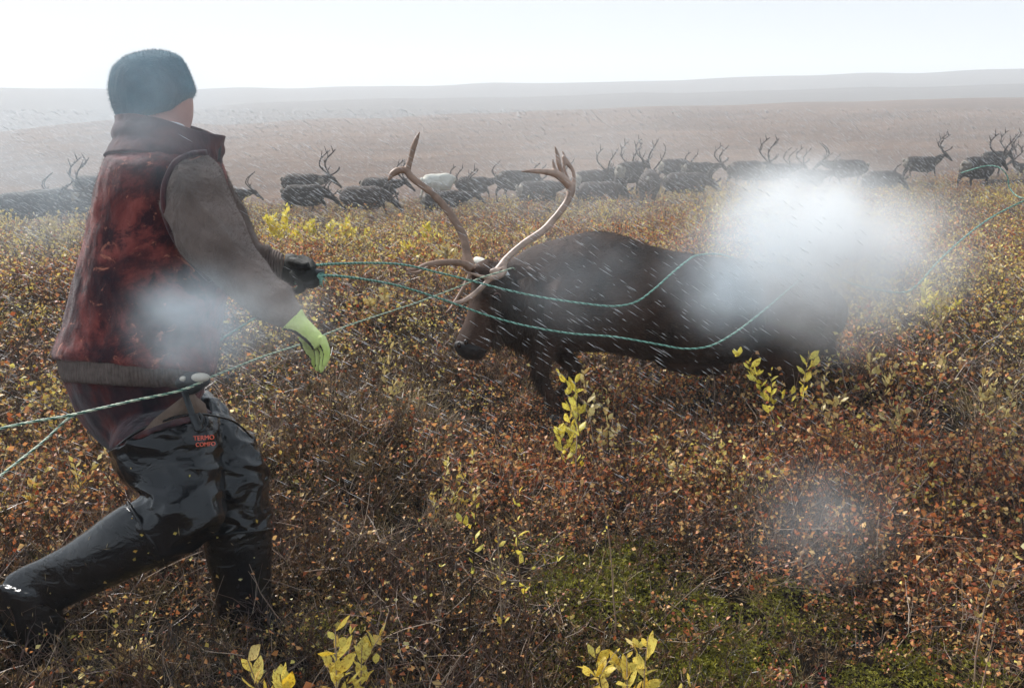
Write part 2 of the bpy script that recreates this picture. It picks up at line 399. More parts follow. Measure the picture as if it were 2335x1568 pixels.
# (u, v of back, length px, yaw: 0 walks right, 180 left, 90 away, -90 towards), prototype, scale, label
HERD = [
 (70, 437, 165, 12, 'low', 1.0, "dark reindeer at the left edge with its back cut by the frame"),
 (112, 430, 120, 50, 'big', 1.0, "blue grey reindeer with the widest antlers, behind the leftmost animals"),
 (45, 440, 120, 20, 'thin', .95, "reindeer in the lens drop puff at the far left with small upright antlers"),
 (215, 400, 105, 20, 'rear', 1.0, "reindeer with a high round back just left of the man's waistcoat"),
 (190, 440, 125, 5, 'low', 1.0, "dark reindeer in the brush close to the man's back"),
 (520, 430, 98, 0, 'thin', .95, "reindeer half hidden by the man's sleeve with short thin antlers"),
 (693, 396, 112, 0, 'big', 1.05, "dark bull with a large branching rack above two pale backs"),
 (698, 421, 118, 0, 'low', 1.0, "dark reindeer in front of the bull with the branching rack"),
 (833, 424, 128, 0, 'low', 1.0, "near black reindeer just left of the big bull's forked antler"),
 (868, 405, 105, 0, 'spike', 1.0, "reindeer behind with small spiky antlers left of the forked antler"),
 (1002, 396, 100, 25, 'rear', 1.05, "white reindeer, the only pale animal of the herd"),
 (1016, 434, 122, 8, 'spike', 1.05, "dark reindeer in front of the white one with two spiky antlers"),
 (1083, 403, 92, 0, 'thin', .95, "reindeer to the right of the white one with two thin curved antlers"),
 (1182, 388, 118, 20, 'low', 1.0, "hazy reindeer left of the big bull's right antler with a straight back"),
 (1232, 412, 122, 15, 'spike', 1.0, "hazy reindeer low in the brush behind the bull's right antler"),
 (1345, 388, 110, 40, 'spike', 1.0, "hazy reindeer right of the bull's palmate antler with a forked antler"),
 (1405, 380, 108, 35, 'big', 1.0, "blue hazy reindeer with a broad rack, middle of the thick group"),
 (1372, 414, 126, 8, 'low', 1.0, "blue hazy reindeer lying low in front of the broad rack"),
 (1440, 368, 90, 60, 'spike', 1.0, "blue hazy reindeer seen from behind with antlers close together"),
 (1482, 388, 92, 70, 'thin', 1.0, "hazy reindeer with antlers crossed like a lyre"),
 (1540, 362, 92, 30, 'rear', 1.0, "dark round backed reindeer left of the long branched antlers"),
 (1597, 370, 92, 0, 'spike', 1.0, "dark brown reindeer with long uneven antlers facing right"),
 (1508, 404, 70, 55, 'rear', .95, "small reindeer with a pale rump beside a grazing one"),
 (1572, 393, 118, 0, 'low', 1.0, "dark grazing reindeer in front with a pale line along its back"),
 (1705, 367, 108, 25, 'big', 1.0, "pale hazy reindeer with a white tail and large antlers"),
 (1752, 374, 98, 10, 'thin', 1.0, "pale hazy reindeer beside the one with the white tail"),
 (1792, 372, 85, 30, 'spike', 1.0, "faint reindeer just above the brightest lens drop puff"),
 (1850, 386, 95, 0, 'thin', 1.0, "faint reindeer behind the lens drop puffs with one forked antler showing"),
 (1930, 364, 102, 160, 'thin', 1.1, "blue reindeer with two long curving antlers facing left"),
 (2015, 389, 108, 0, 'low', 1.0, "deep blue reindeer with its head down behind the walking bull"),
 (2106, 357, 88, -12, 'up', 1.1, "brown bull walking right with its head high and a full rack"),
 (2238, 357, 122, 35, 'spike', 1.1, "dark reindeer with a mottled pale rump near the right edge"),
 (2270, 345, 96, 20, 'big', 1.1, "dark reindeer behind the mottled one near the right edge"),
 (2344, 372, 74, 180, 'up', 1.0, "pale headed reindeer cut off by the right edge"),
]
PLACED = []
for h in HERD:
    p, D = herd_place(h[0], h[1], h[2], h[3], h[5]); PLACED.append((p, D)); HERD_CTRL.append((p.x, p.y, p.z))

def polar_sheet(name, r0, r1, nr, na, a0, a1, fn, m):
    rs = r0 * (r1 / r0) ** (np.arange(nr + 1) / nr); an = np.linspace(a0, a1, na + 1)
    V = []
    for r in rs:
        for a in an:
            x, y = r * math.sin(a), r * math.cos(a); V.append((x, y, fn(x, y)))
    F = []
    for i in range(nr):
        for j in range(na):
            q = i * (na + 1) + j; F.append((q, q + na + 1, q + na + 2, q + 1))
    V = np.array(V, np.float32); me = pydata(name, V, np.array(F)); o = link(name, me, None, m)
    if me.polygons[0].normal.z < 0: me.flip_normals()
    return o
pi = math.pi
def gh(x, y): return height(x, y) if y > -2 else height(x, -2)
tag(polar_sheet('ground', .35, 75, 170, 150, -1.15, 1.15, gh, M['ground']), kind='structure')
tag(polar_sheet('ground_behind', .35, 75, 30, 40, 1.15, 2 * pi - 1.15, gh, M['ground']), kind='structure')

def interp(x, pts):
    return float(np.interp(x, [p[0] for p in pts], [p[1] for p in pts]))
def elev(u, v):  # azimuth, tangent of elevation for a photo point
    d = ray(u, v); return math.atan2(d.x, d.y), d.z / math.hypot(d.x, d.y)
def ridge(name, line, r_ridge, r_in, z_in, r_out, m, seed, rough):
    ct = sorted(elev(u, v) for u, v in line)
    def fn(x, y):
        r = math.hypot(x, y); a = math.atan2(x, y); e = interp(a, ct)
        zr = CAM_H + e * r_ridge + rough * nz(a * 40, 0, .35, seed)
        if r <= r_ridge:
            t = (r - r_in) / (r_ridge - r_in); t = max(0, t)
            s = t * t * (3 - 2 * t); s = .55 * t + .45 * s
            return z_in + (zr - z_in) * s + rough * 1.2 * t * (1 - t) * nz(x, y, 2.2 / r_ridge * 4, seed)
        t = (r - r_ridge) / (r_out - r_ridge); return zr - (abs(zr) + 25) * t * t
    return tag(polar_sheet(name, r_in, r_out, 70, 260, -.95, .95, fn, m), kind='structure')
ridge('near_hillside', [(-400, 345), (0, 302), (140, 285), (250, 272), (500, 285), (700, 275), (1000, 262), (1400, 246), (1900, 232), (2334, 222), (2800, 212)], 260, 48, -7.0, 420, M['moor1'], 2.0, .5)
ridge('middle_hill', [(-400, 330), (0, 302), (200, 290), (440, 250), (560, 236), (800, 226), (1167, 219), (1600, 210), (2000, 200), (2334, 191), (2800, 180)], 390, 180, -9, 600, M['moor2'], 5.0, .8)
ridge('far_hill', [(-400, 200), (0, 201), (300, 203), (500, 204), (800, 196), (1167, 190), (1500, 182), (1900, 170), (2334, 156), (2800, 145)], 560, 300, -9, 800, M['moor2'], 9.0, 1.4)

# ------------------------------------------------------------------ haze
def box(name, lo, hi):
    x0, y0, z0 = lo; x1, y1, z1 = hi
    V = [(x0, y0, z0), (x1, y0, z0), (x1, y1, z0), (x0, y1, z0), (x0, y0, z1), (x1, y0, z1), (x1, y1, z1), (x0, y1, z1)]
    return pydata(name, V, [(0, 3, 2, 1), (4, 5, 6, 7), (0, 1, 5, 4), (1, 2, 6, 5), (2, 3, 7, 6), (3, 0, 4, 7)])
mh = bpy.data.materials.new("pale_air"); mh.use_nodes = True; nt = mh.node_tree; nt.nodes.clear()
vo = nt.nodes.new("ShaderNodeOutputMaterial"); pv = N(nt, "ShaderNodeVolumePrincipled", Density=.0024, Anisotropy=.1)
pv.inputs['Color'].default_value = (.94, .97, 1, 1); nt.links.new(pv.outputs[0], vo.inputs['Volume'])
tag(link('haze', box('haze', (-1300, -1300, -90), (1300, 1300, 62)), None, mh, False), kind='stuff')

# added puffs of volume standing in for water drops on the lens
def lens_drop_puff(name, u, v, D, rx, ry, rz, dens, col, label, seed):
    m = bpy.data.materials.new("lens_drop_volume"); m.use_nodes = True; nt = m.node_tree; nt.nodes.clear()
    out = nt.nodes.new("ShaderNodeOutputMaterial"); pv = N(nt, "ShaderNodeVolumePrincipled", Anisotropy=.0)
    pv.inputs['Color'].default_value = (*col, 1); nt.links.new(pv.outputs[0], out.inputs['Volume'])
    t = nt.nodes.new("ShaderNodeTexCoord"); ln = N(nt, "ShaderNodeVectorMath", _operation='LENGTH'); nt.links.new(t.outputs['Object'], ln.inputs[0])
    mr = nt.nodes.new("ShaderNodeMapRange"); mr.interpolation_type = 'SMOOTHERSTEP'
    mr.inputs['From Min'].default_value = 0; mr.inputs['From Max'].default_value = 1; mr.inputs['To Min'].default_value = 1; mr.inputs['To Max'].default_value = 0
    nt.links.new(ln.outputs['Value'], mr.inputs[0])
    ns = N(nt, "ShaderNodeTexNoise", Scale=2.4, Detail=3.0); mpn = nt.nodes.new("ShaderNodeMapping"); mpn.inputs['Location'].default_value = (seed, seed * 2, seed)
    nt.links.new(t.outputs['Object'], mpn.inputs[0]); nt.links.new(mpn.outputs[0], ns.inputs['Vector'])
    r2 = nt.nodes.new("ShaderNodeMapRange"); r2.inputs['From Min'].default_value = .25; r2.inputs['From Max'].default_value = .7
    nt.links.new(ns.outputs[0], r2.inputs[0])
    mu = N(nt, "ShaderNodeMath", _operation='MULTIPLY'); nt.links.new(mr.outputs[0], mu.inputs[0]); nt.links.new(r2.outputs[0], mu.inputs[1])
    m2 = N(nt, "ShaderNodeMath", _operation='MULTIPLY'); m2.inputs[1].default_value = dens; nt.links.new(mu.outputs[0], m2.inputs[0])
    nt.links.new(m2.outputs[0], pv.inputs['Density'])
    o = link(name, raw(name, [ball((0, 0, 0), 1, 10)]), None, m)
    o.location = P(u, v, D); k = D / FT; o.scale = (rx * k, ry, rz * k)
    return tag(o, label, 'lens_drop_puff', 'added lens drop puffs', 'stuff')
W = (.97, .985, .995); B = (.84, .93, 1.0)
lens_drop_puff('lens_drop_puff', 1830, 525, 3.6, 280, .62, 220, 7, W, "densest bright white lens drop puff over the bull's rump", 1.3)
lens_drop_puff('lens_drop_puff', 1905, 640, 3.62, 260, .60, 230, 4, W, "white lens drop puff hanging low behind the bull's rump", 5.1)
lens_drop_puff('lens_drop_puff', 2010, 570, 3.8, 290, .60, 220, 3, W, "pale lens drop puff trailing right of the bull's rump", 3.3)
lens_drop_puff('lens_drop_puff', 1700, 620, 3.60, 260, .32, 230, 4.5, B, "bluish lens drop puff against the bull's flank", 6.3)
lens_drop_puff('lens_drop_puff', 1310, 630, 3.60, 260, .14, 200, 1.8, B, "faint lens drop puff against the bull's shoulder", 8.3)
lens_drop_puff('lens_drop_puff', 450, 740, 1.98, 230, .12, 190, 9.5, B, "bluish lens drop puff between the man's forearm and waist", 4.1)
lens_drop_puff('lens_drop_puff', 620, 720, 2.02, 220, .08, 150, 5, W, "thin lens drop puff under the man's forearm", 9.1)
lens_drop_puff('lens_drop_puff', 320, 240, 2.05, 330, .13, 260, 3.0, B, "thin blue lens drop puff round the man's beanie and shoulders", 7.7)
lens_drop_puff('lens_drop_puff', 60, 400, 4.5, 420, .8, 260, .8, B, "blue lens drop puff over the herd at the left edge", 2.2)
lens_drop_puff('lens_drop_puff', 1330, 380, 14, 500, 3, 240, .12, W, "pale lens drop puff above the herd beside the bull's right antler", 2.9)
lens_drop_puff('lens_drop_puff', 1800, 420, 14, 420, 3, 140, .16, W, "pale lens drop puff over the right half of the herd", 12.9)
lens_drop_puff('lens_drop_puff', 1880, 1190, 2.3, 260, .14, 230, 1.9, W, "grey lens drop puff low over the brush at the right", 5.6)

# ------------------------------------------------------------------ vegetation prototypes (small meshes scattered over the ground)
class Mesher:
    def __init__(s): s.V = []; s.F = []; s.t = []; s.m = []; s.n = 0
    def add(s, V, F, tint, mi):
        V = np.asarray(V, float).reshape(-1, 3); F = np.asarray(F)
        s.V.append(V); s.F.append(F + s.n); s.n += len(V); s.t.append(np.broadcast_to(tint, len(F))); s.m.append(np.full(len(F), mi))
    def build(s, name, mats):
        me = pydata(name, np.concatenate(s.V), np.concatenate(s.F), np.concatenate(s.t), np.concatenate(s.m))
        for m in mats: me.materials.append(m)
        return me
def unit(v): v = np.asarray(v, float); return v / max(np.linalg.norm(v), 1e-9)
def stem(ms, pts, r0, r1, tint, mi=0):
    """three sided tapered stem"""
    k = len(pts); V = []
    for i, p in enumerate(pts):
        t = unit(np.subtract(pts[min(i + 1, k - 1)], pts[max(i - 1, 0)])); a = unit(np.cross(t, (.3, .9, .2))); b = np.cross(t, a)
        r = r0 + (r1 - r0) * i / (k - 1)
        for q in range(3):
            an = 2.094 * q; V.append(np.add(p, r * (math.cos(an) * a + math.sin(an) * b)))
    F = []
    for i in range(k - 1):
        for q in range(3):
            a0 = i * 3 + q; b0 = i * 3 + (q + 1) % 3; F += [(a0, b0, b0 + 3), (a0, b0 + 3, a0 + 3)]
    ms.add(V, F, tint, mi)
def leaf(ms, p, d, up, L, Wd, tint, mi, fold=.25):
    """leaf blade, four triangles, folded along its rib"""
    d = unit(d); s = unit(np.cross(d, up)); n = np.cross(s, d)
    V = [p, np.add(p, d * L * .45 + s * Wd / 2 + n * fold * Wd), np.add(p, d * L), np.add(p, d * L * .45 - s * Wd / 2 + n * fold * Wd), np.add(p, d * L * .5)]
    ms.add(V, [(0, 1, 4), (1, 2, 4), (0, 4, 3), (4, 2, 3)], tint, mi)
def rdir(r, tilt):
    a = r.random() * 2 * pi; t = tilt * math.sqrt(r.random()); return np.array((math.sin(t) * math.cos(a), math.sin(t) * math.sin(a), math.cos(t)))
def curve(r, p, d, L, k=4, wob=.25):
    pts = [np.array(p, float)]; d = unit(d)
    for i in range(k):
        d = unit(d + r.normal(0, wob, 3) * np.array((1, 1, .6))); pts.append(pts[-1] + d * L / k)
    return pts, d
def P_birch(seed, leaves=110, mat_leaf='leaf_birch', h=.24, R=.16, lsz=.012, nst=12):
    r = np.random.default_rng(seed); ms = Mesher()
    for i in range(nst):
        a = r.random() * 2 * pi; q = R * math.sqrt(r.random()); pts, d = curve(r, (q * math.cos(a), q * math.sin(a), -.04), rdir(r, .8), h * (.6 + .7 * r.random()), 5)
        stem(ms, pts, .0024, .0008, r.random())
        for b in range(5):
            j = r.integers(1, 5); bp, bd = curve(r, pts[j], rdir(r, 1.3), h * .4 * r.random() + .03, 3)
            stem(ms, bp, .0012, .0005, r.random())
            for l in range(int(leaves / nst / 5 + r.random())):
                pp = bp[r.integers(1, 4)] + r.normal(0, .004, 3); leaf(ms, pp, rdir(r, 2.0), r.normal(0, 1, 3), lsz * (.7 + .7 * r.random()), lsz * (.7 + .5 * r.random()), r.random(), 1)
    return ms.build('birch_sprig', [M['twig'], M[mat_leaf]])
def P_ledum(seed, nst=34, h=.17, R=.17, dense=4):
    r = np.random.default_rng(seed); ms = Mesher()
    for i in range(nst):
        a = r.random() * 2 * pi; q = R * math.sqrt(r.random()); pts, d = curve(r, (q * math.cos(a), q * math.sin(a), -.04), rdir(r, .9), h * (.5 + .8 * r.random()), 4)
        tt = r.random(); stem(ms, pts, .0016, .0008, r.random())
        for w in range(dense):
            f = 1 - .22 * w * r.random(); ii = f * 3.999; j = int(ii); pp = pts[j] + (pts[j + 1] - pts[j]) * (ii - j)
            for l in range(6):
                dd = unit(rdir(r, 1.6) + d * .5); leaf(ms, pp, dd, r.normal(0, 1, 3), .022 * (.6 + .7 * r.random()), .0032, (tt + .25 * r.random()) % 1, 1, .5)
    return ms.build('marsh_tea_sprig', [M['twig'], M['leaf_ledum']])
def P_twigs(seed, nst=16, h=.26, R=.15):
    r = np.random.default_rng(seed); ms = Mesher()
    for i in range(nst):
        a = r.random() * 2 * pi; q = R * math.sqrt(r.random()); pts, d = curve(r, (q * math.cos(a), q * math.sin(a), -.04), rdir(r, 1.1), h * (.5 + .8 * r.random()), 5, .3)
        tt = r.random(); stem(ms, pts, .0024, .0007, tt)
        for b in range(7):
            j = r.integers(1, 5); bp, bd = curve(r, pts[j], unit(rdir(r, 1.3) + d), h * .5 * r.random() + .03, 3, .35); stem(ms, bp, .0012, .0005, tt)
            if r.random() < .25: leaf(ms, bp[-1], rdir(r, 2), r.normal(0, 1, 3), .012, .010, r.random(), 1)
    return ms.build('bare_twigs', [M['twig'], M['leaf_birch']])
def P_grass(seed, n=130, h=.2, R=.07):
    r = np.random.default_rng(seed); ms = Mesher()
    for i in range(n):
        a = r.random() * 2 * pi; q = R * math.sqrt(r.random()); d = rdir(r, 1.35); L = h * (.4 + .9 * r.random()); p = np.array((q * math.cos(a), q * math.sin(a), -.01))
        s = unit(np.cross(d, r.normal(0, 1, 3))); w = .0017; V = []
        for k in range(4):
            V += [p - s * w * (1 - k / 3.2), p + s * w * (1 - k / 3.2)]; d = unit(d + np.array((0, 0, -.42 * r.random()))); p = p + d * L / 3
        ms.add(V, [(0, 1, 3), (0, 3, 2), (2, 3, 5), (2, 5, 4), (4, 5, 7), (4, 7, 6)], r.random(), 0)
    return ms.build('grass_tuft', [M['straw']])
def P_moss(seed, n=260, R=.16, h=.05, ml='leaf_moss', L=.014):
    r = np.random.default_rng(seed); ms = Mesher()
    for i in range(n):
        a = r.random() * 2 * pi; q = R * math.sqrt(r.random()); z = h * (1 - (q / R) ** 2) * (.6 + .5 * r.random())
        p = np.array((q * math.cos(a), q * math.sin(a), z)); tt = r.random()
        for l in range(5): leaf(ms, p, rdir(r, 1.5), r.normal(0, 1, 3), L * (.6 + .7 * r.random()), .005, (tt + .2 * r.random()) % 1, 1, .4)
        if i % 6 == 0: stem(ms, [p * (1, 1, 0), p], .0012, .0006, r.random())
    return ms.build('moss_cushion', [M['twig'], M[ml]])
def P_litter(seed, n=70, R=.2):
    r = np.random.default_rng(seed); ms = Mesher()
    for i in range(n):
        p = np.array((r.normal(0, R / 2), r.normal(0, R / 2), .02 + .14 * r.random())); d = unit(r.normal(0, 1, 3) * (1, 1, .45)); k = r.random()
        if k < .5: stem(ms, curve(r, p, d, .06 + .12 * r.random(), 3, .2)[0], .0014, .0006, r.random())
        else: leaf(ms, p, d, r.normal(0, 1, 3), .013, .011, r.random(), 1 if k < .7 else 2)
    return ms.build('litter', [M['twig'], M['leaf_birch'], M['leaf_gold']])
def P_willowc(seed, n=7, h=.3, ml='leaf_gold'):
    r = np.random.default_rng(seed); ms = Mesher()
    for i in range(n):
        a = r.random() * 2 * pi; q = .1 * r.random(); pts, d = curve(r, (q * math.cos(a), q * math.sin(a), -.04), rdir(r, .6), h * (.6 + .6 * r.random()), 5, .16)
        stem(ms, pts, .0028, .001, r.random())
        for l in range(16):
            f = 1.5 + 3.5 * r.random(); j = min(int(f), 4); pp = pts[j] + (pts[j + 1] - pts[j]) * (f - j)
            leaf(ms, pp, unit(rdir(r, 1.3) + d * .4), r.normal(0, 1, 3), .034 * (.6 + .6 * r.random()), .013, r.random(), 1, .2)
    return ms.build('willow_sprig', [M['twig'], M[ml]])

PROTO = {
 'birch': [P_birch(s, 125, lsz=.017) for s in (1, 2, 3, 4)],
 'birch_sparse': [P_birch(s, 26, h=.32, lsz=.016) for s in (5, 6, 7)],
 'gold': [P_birch(s, 105, 'leaf_gold', lsz=.017) for s in (8, 9, 10)],
 'ledum': [P_ledum(s) for s in (11, 12, 13, 14)],
 'twigs': [P_twigs(s) for s in (15, 16, 17)],
 'grass': [P_grass(s) for s in (18, 19, 20)],
 'moss': [P_moss(s) for s in (21, 22)],
 'crow': [P_moss(s, 300, .19, .11, 'leaf_ledum', .011) for s in (23, 24)],
 'litter': [P_litter(s) for s in (25, 26, 27)],
 'willow': [P_willowc(s) for s in (28, 29, 30)],
 'red': [P_birch(s, 90, 'leaf_red', h=.13, R=.17, lsz=.018) for s in (31, 32)],
}
def scatter(name, key, pts, label):
    """one ground cover: points carrying turn, size and choice, each with a sprig on it"""
    if not len(pts): return
    pts = np.array(pts, float); me = bpy.data.meshes.new(name); me.vertices.add(len(pts)); me.vertices.foreach_set('co', pts[:, :3].astype(np.float32).ravel())
    a = me.attributes.new('turn', 'FLOAT_VECTOR', 'POINT'); a.data.foreach_set('vector', np.stack([pts[:, 5], pts[:, 6], pts[:, 3]], 1).astype(np.float32).ravel())
    a = me.attributes.new('size', 'FLOAT', 'POINT'); a.data.foreach_set('value', pts[:, 4].astype(np.float32))
    o = bpy.data.objects.new(name, me); COL.objects.link(o)
    coll = bpy.data.collections.new(name + "_sprigs")
    for k, pm in enumerate(PROTO[key]): coll.objects.link(bpy.data.objects.new(f"{pm.name}", pm))
    ng = bpy.data.node_groups.new(name, 'GeometryNodeTree')
    ng.interface.new_socket("Geometry", in_out='INPUT', socket_type='NodeSocketGeometry'); ng.interface.new_socket("Geometry", in_out='OUTPUT', socket_type='NodeSocketGeometry')
    nn, L = ng.nodes, ng.links; gi = nn.new('NodeGroupInput'); go = nn.new('NodeGroupOutput')
    ci = nn.new('GeometryNodeCollectionInfo'); ci.inputs[0].default_value = coll; ci.inputs['Separate Children'].default_value = True; ci.inputs['Reset Children'].default_value = True
    ip = nn.new('GeometryNodeInstanceOnPoints'); ip.inputs['Pick Instance'].default_value = True
    ta = nn.new('GeometryNodeInputNamedAttribute'); ta.data_type = 'FLOAT_VECTOR'; ta.inputs[0].default_value = 'turn'
    sa = nn.new('GeometryNodeInputNamedAttribute'); sa.data_type = 'FLOAT'; sa.inputs[0].default_value = 'size'
    L.new(gi.outputs[0], ip.inputs['Points']); L.new(ci.outputs[0], ip.inputs['Instance']); L.new(ta.outputs[0], ip.inputs['Rotation']); L.new(sa.outputs[0], ip.inputs['Scale'])
    L.new(ip.outputs[0], go.inputs[0])
    md = o.modifiers.new("cover", 'NODES'); md.node_group = ng
    tag(o, label, 'plants', 'ground cover', 'stuff')

# where each cover grows: patches located on the ground
def zone(u, v, s): g = G(u, v, .1); return (g.x, g.y, s)
ZONES = {
 'birch': [zone(1500, 960, .45), zone(1700, 1010, .45), zone(1350, 1010, .3), zone(2150, 1300, .25), zone(1250, 640, .6), zone(600, 560, 1.6), zone(1400, 480, 2.0), zone(2100, 500, 2.2), zone(250, 1050, .3), zone(2000, 1030, .4)],
 'gold': [zone(960, 590, .9), zone(700, 510, 1.2), zone(60, 950, .4), zone(2180, 690, .9), zone(900, 520, 1.5), zone(880, 720, .35), zone(1500, 1060, .2), zone(1950, 470, 2), zone(100, 520, 1.6)],
 'moss': [zone(1900, 1480, .32), zone(1600, 1460, .25), zone(2080, 1120, .15), zone(1450, 1260, .18), zone(1350, 1400, .2), zone(2200, 1420, .2)],
 'grass': [zone(480, 1480, .2), zone(740, 1000, .35), zone(1380, 1240, .14), zone(2150, 1540, .15), zone(430, 1400, .2), zone(950, 920, .3)],
 'red': [zone(2010, 1550, .1), zone(2120, 1000, .25)],
}
def zw(key, x, y): return sum(math.exp(-((x - a) ** 2 + (y - b) ** 2) / (2 * s * s)) for a, b, s in ZONES.get(key, []))
keys = ['birch', 'birch_sparse', 'gold', 'ledum', 'twigs', 'grass', 'moss', 'crow', 'litter', 'willow', 'red']
PTS = {k: [] for k in keys}
FEET = [(P(100, 1470, 2.4), .13), (P(560, 1340, 2.5), .12)]
def plant_weights(x, y, d):
    n1 = 1.5 * nz(x, y, 1.1, 21) + .8 * nz(x, y, 3.1, 5); n2 = 1.5 * nz(x, y, .8, 41) + .8 * nz(x, y, 2.3, 9); n3 = 1.4 * nz(x, y, 1.6, 61)
    far = min(1, max(0, (d - 3) / 6))
    w = {'birch': .16 + .45 * far + max(0, n1 - .1) * (1.0 + 2.2 * far) + 9.0 * zw('birch', x, y),
         'birch_sparse': .55 + .5 * max(0, n2),
         'gold': .10 + .75 * far + max(0, -n2 - .15) * (.6 + 2.2 * far) + 6.0 * zw('gold', x, y),
         'ledum': 1.9 * (1 - .75 * far) + max(0, -n1), 'twigs': (1.1 - .5 * far) + max(0, n3) * .9,
         'grass': .26 + .35 * far + .3 * max(0, n3 - .1) + 2.4 * zw('grass', x, y), 'moss': .10 + 5.5 * zw('moss', x, y),
         'crow': 1.1 * (1 - .7 * far), 'litter': .8, 'willow': .03 + .12 * far + .5 * max(0, n2 - .3) * far, 'red': .05 + 3.0 * zw('red', x, y) + .12 * max(0, n1 - .2)}
    ks = list(w); v = np.array([w[k] for k in ks]); return ks, v / v.sum()
def sow(r0, r1, step, sc, hw):
    y = r0 * .45
    while y < r1:
        x = -y * 1.1 - .8
        while x < y * 1.1 + .8:
            xx = x + random.uniform(-.5, .5) * step; yy = y + random.uniform(-.5, .5) * step; d = math.hypot(xx, yy)
            if r0 <= d < r1 and abs(xx) < yy * .9 + .7:
                ks, pr = plant_weights(xx, yy, d); k = ks[int(rng.choice(len(ks), p=pr))]
                ok = all((xx - f.x) ** 2 + (yy - f.y) ** 2 > s * s for f, s in FEET)
                if ok or k in ('crow', 'litter'):
                    cn = nz(xx, yy, 1.5, 33) + .5 * nz(xx, yy, 4.0, 17)
                    if cn < -.38 and random.random() < .6 and k not in ('moss', 'crow'): x += step; continue
                    s = sc * random.uniform(.7, 1.3) * (1 + .55 * max(-.6, min(.9, cn)))
                    PTS[k].append((xx, yy, height(xx, yy) - .005, random.uniform(0, 6.28), s, random.uniform(-.15, .15), random.uniform(-.15, .15)))
            x += step
        y += step
sow(.9, 4.0, .085, .82, 1)
sow(4.0, 8.5, .14, 1.0, 1)
sow(8.5, 17, .22, 1.15, 1)
sow(17, 40, .38, 1.5, 1)
sow(40, 60, .7, 2.0, 1)
LAB = {'birch': "low dwarf birch with small round orange leaves", 'birch_sparse': "dwarf birch twigs with a few orange leaves left", 'gold': "low shrubs with golden yellow leaves",
       'ledum': "dark marsh tea with narrow leaves in whorls", 'twigs': "bare dark twigs of dwarf shrubs", 'grass': "tufts of dry straw coloured grass", 'moss': "bright olive green moss between the shrubs",
       'crow': "dark creeping crowberry mats", 'litter': "fallen leaves and broken twigs", 'willow': "low willow shoots with yellow leaves", 'red': "low bearberry with dark red leaves"}
NAME = {'birch': 'dwarf_birch', 'birch_sparse': 'bare_dwarf_birch', 'gold': 'golden_shrubs', 'ledum': 'marsh_tea', 'twigs': 'heath_twigs', 'grass': 'dry_grass', 'moss': 'moss', 'crow': 'crowberry', 'litter': 'leaf_litter', 'willow': 'willow_scrub', 'red': 'bearberry'}
for k in keys: scatter(NAME[k], k, PTS[k], LAB[k])
print("sprigs", {k: len(v) for k, v in PTS.items()})

# ------------------------------------------------------------------ willow shoots standing out one by one
def leaf_mesh(L, Wd, seed, notch=0):
    r = np.random.default_rng(seed); k = 8; V = [(0, 0, 0)]; F = []
    prof = [0, .42, .74, .94, 1.0, .92, .70, .38, 0]
    bend = r.uniform(-.3, .3); twist = r.uniform(-.2, .2)
    rows = []
    for i in range(1, k):
        t = i / k; w = Wd / 2 * prof[i] * (1 + r.uniform(-.12, .12)); x = L * t; z = bend * L * t * t
        i0 = len(V); V += [(x, w, z + w * .28 + twist * w), (x, 0, z), (x, -w, z + w * .28 - twist * w)]; rows.append(i0)
    tip = len(V); V.append((L, 0, bend * L))
    F += [(0, rows[0] + 1, rows[0]), (0, rows[0] + 2, rows[0] + 1)]
    for a, b in zip(rows, rows[1:]): F += [(a, a + 1, b + 1, b), (a + 1, a + 2, b + 2, b + 1)]
    a = rows[-1]; F += [(a, a + 1, tip), (a + 1, a + 2, tip)]
    me = pydata('leaf', V, F); at = me.attributes.new('tint', 'FLOAT', 'FACE'); v = r.random(); at.data.foreach_set('value', np.full(len(me.polygons), v, np.float32)); return me
LEAF = {}
for key in ('willow', 'willow_green', 'willow_pale'):
    LEAF[key] = []
    for s in range(6):
        me = leaf_mesh(1.0, .40 + .03 * s, 100 + s); me.materials.append(M[key]); me.polygons.foreach_set('use_smooth', [True] * len(me.polygons)); LEAF[key].append(me)
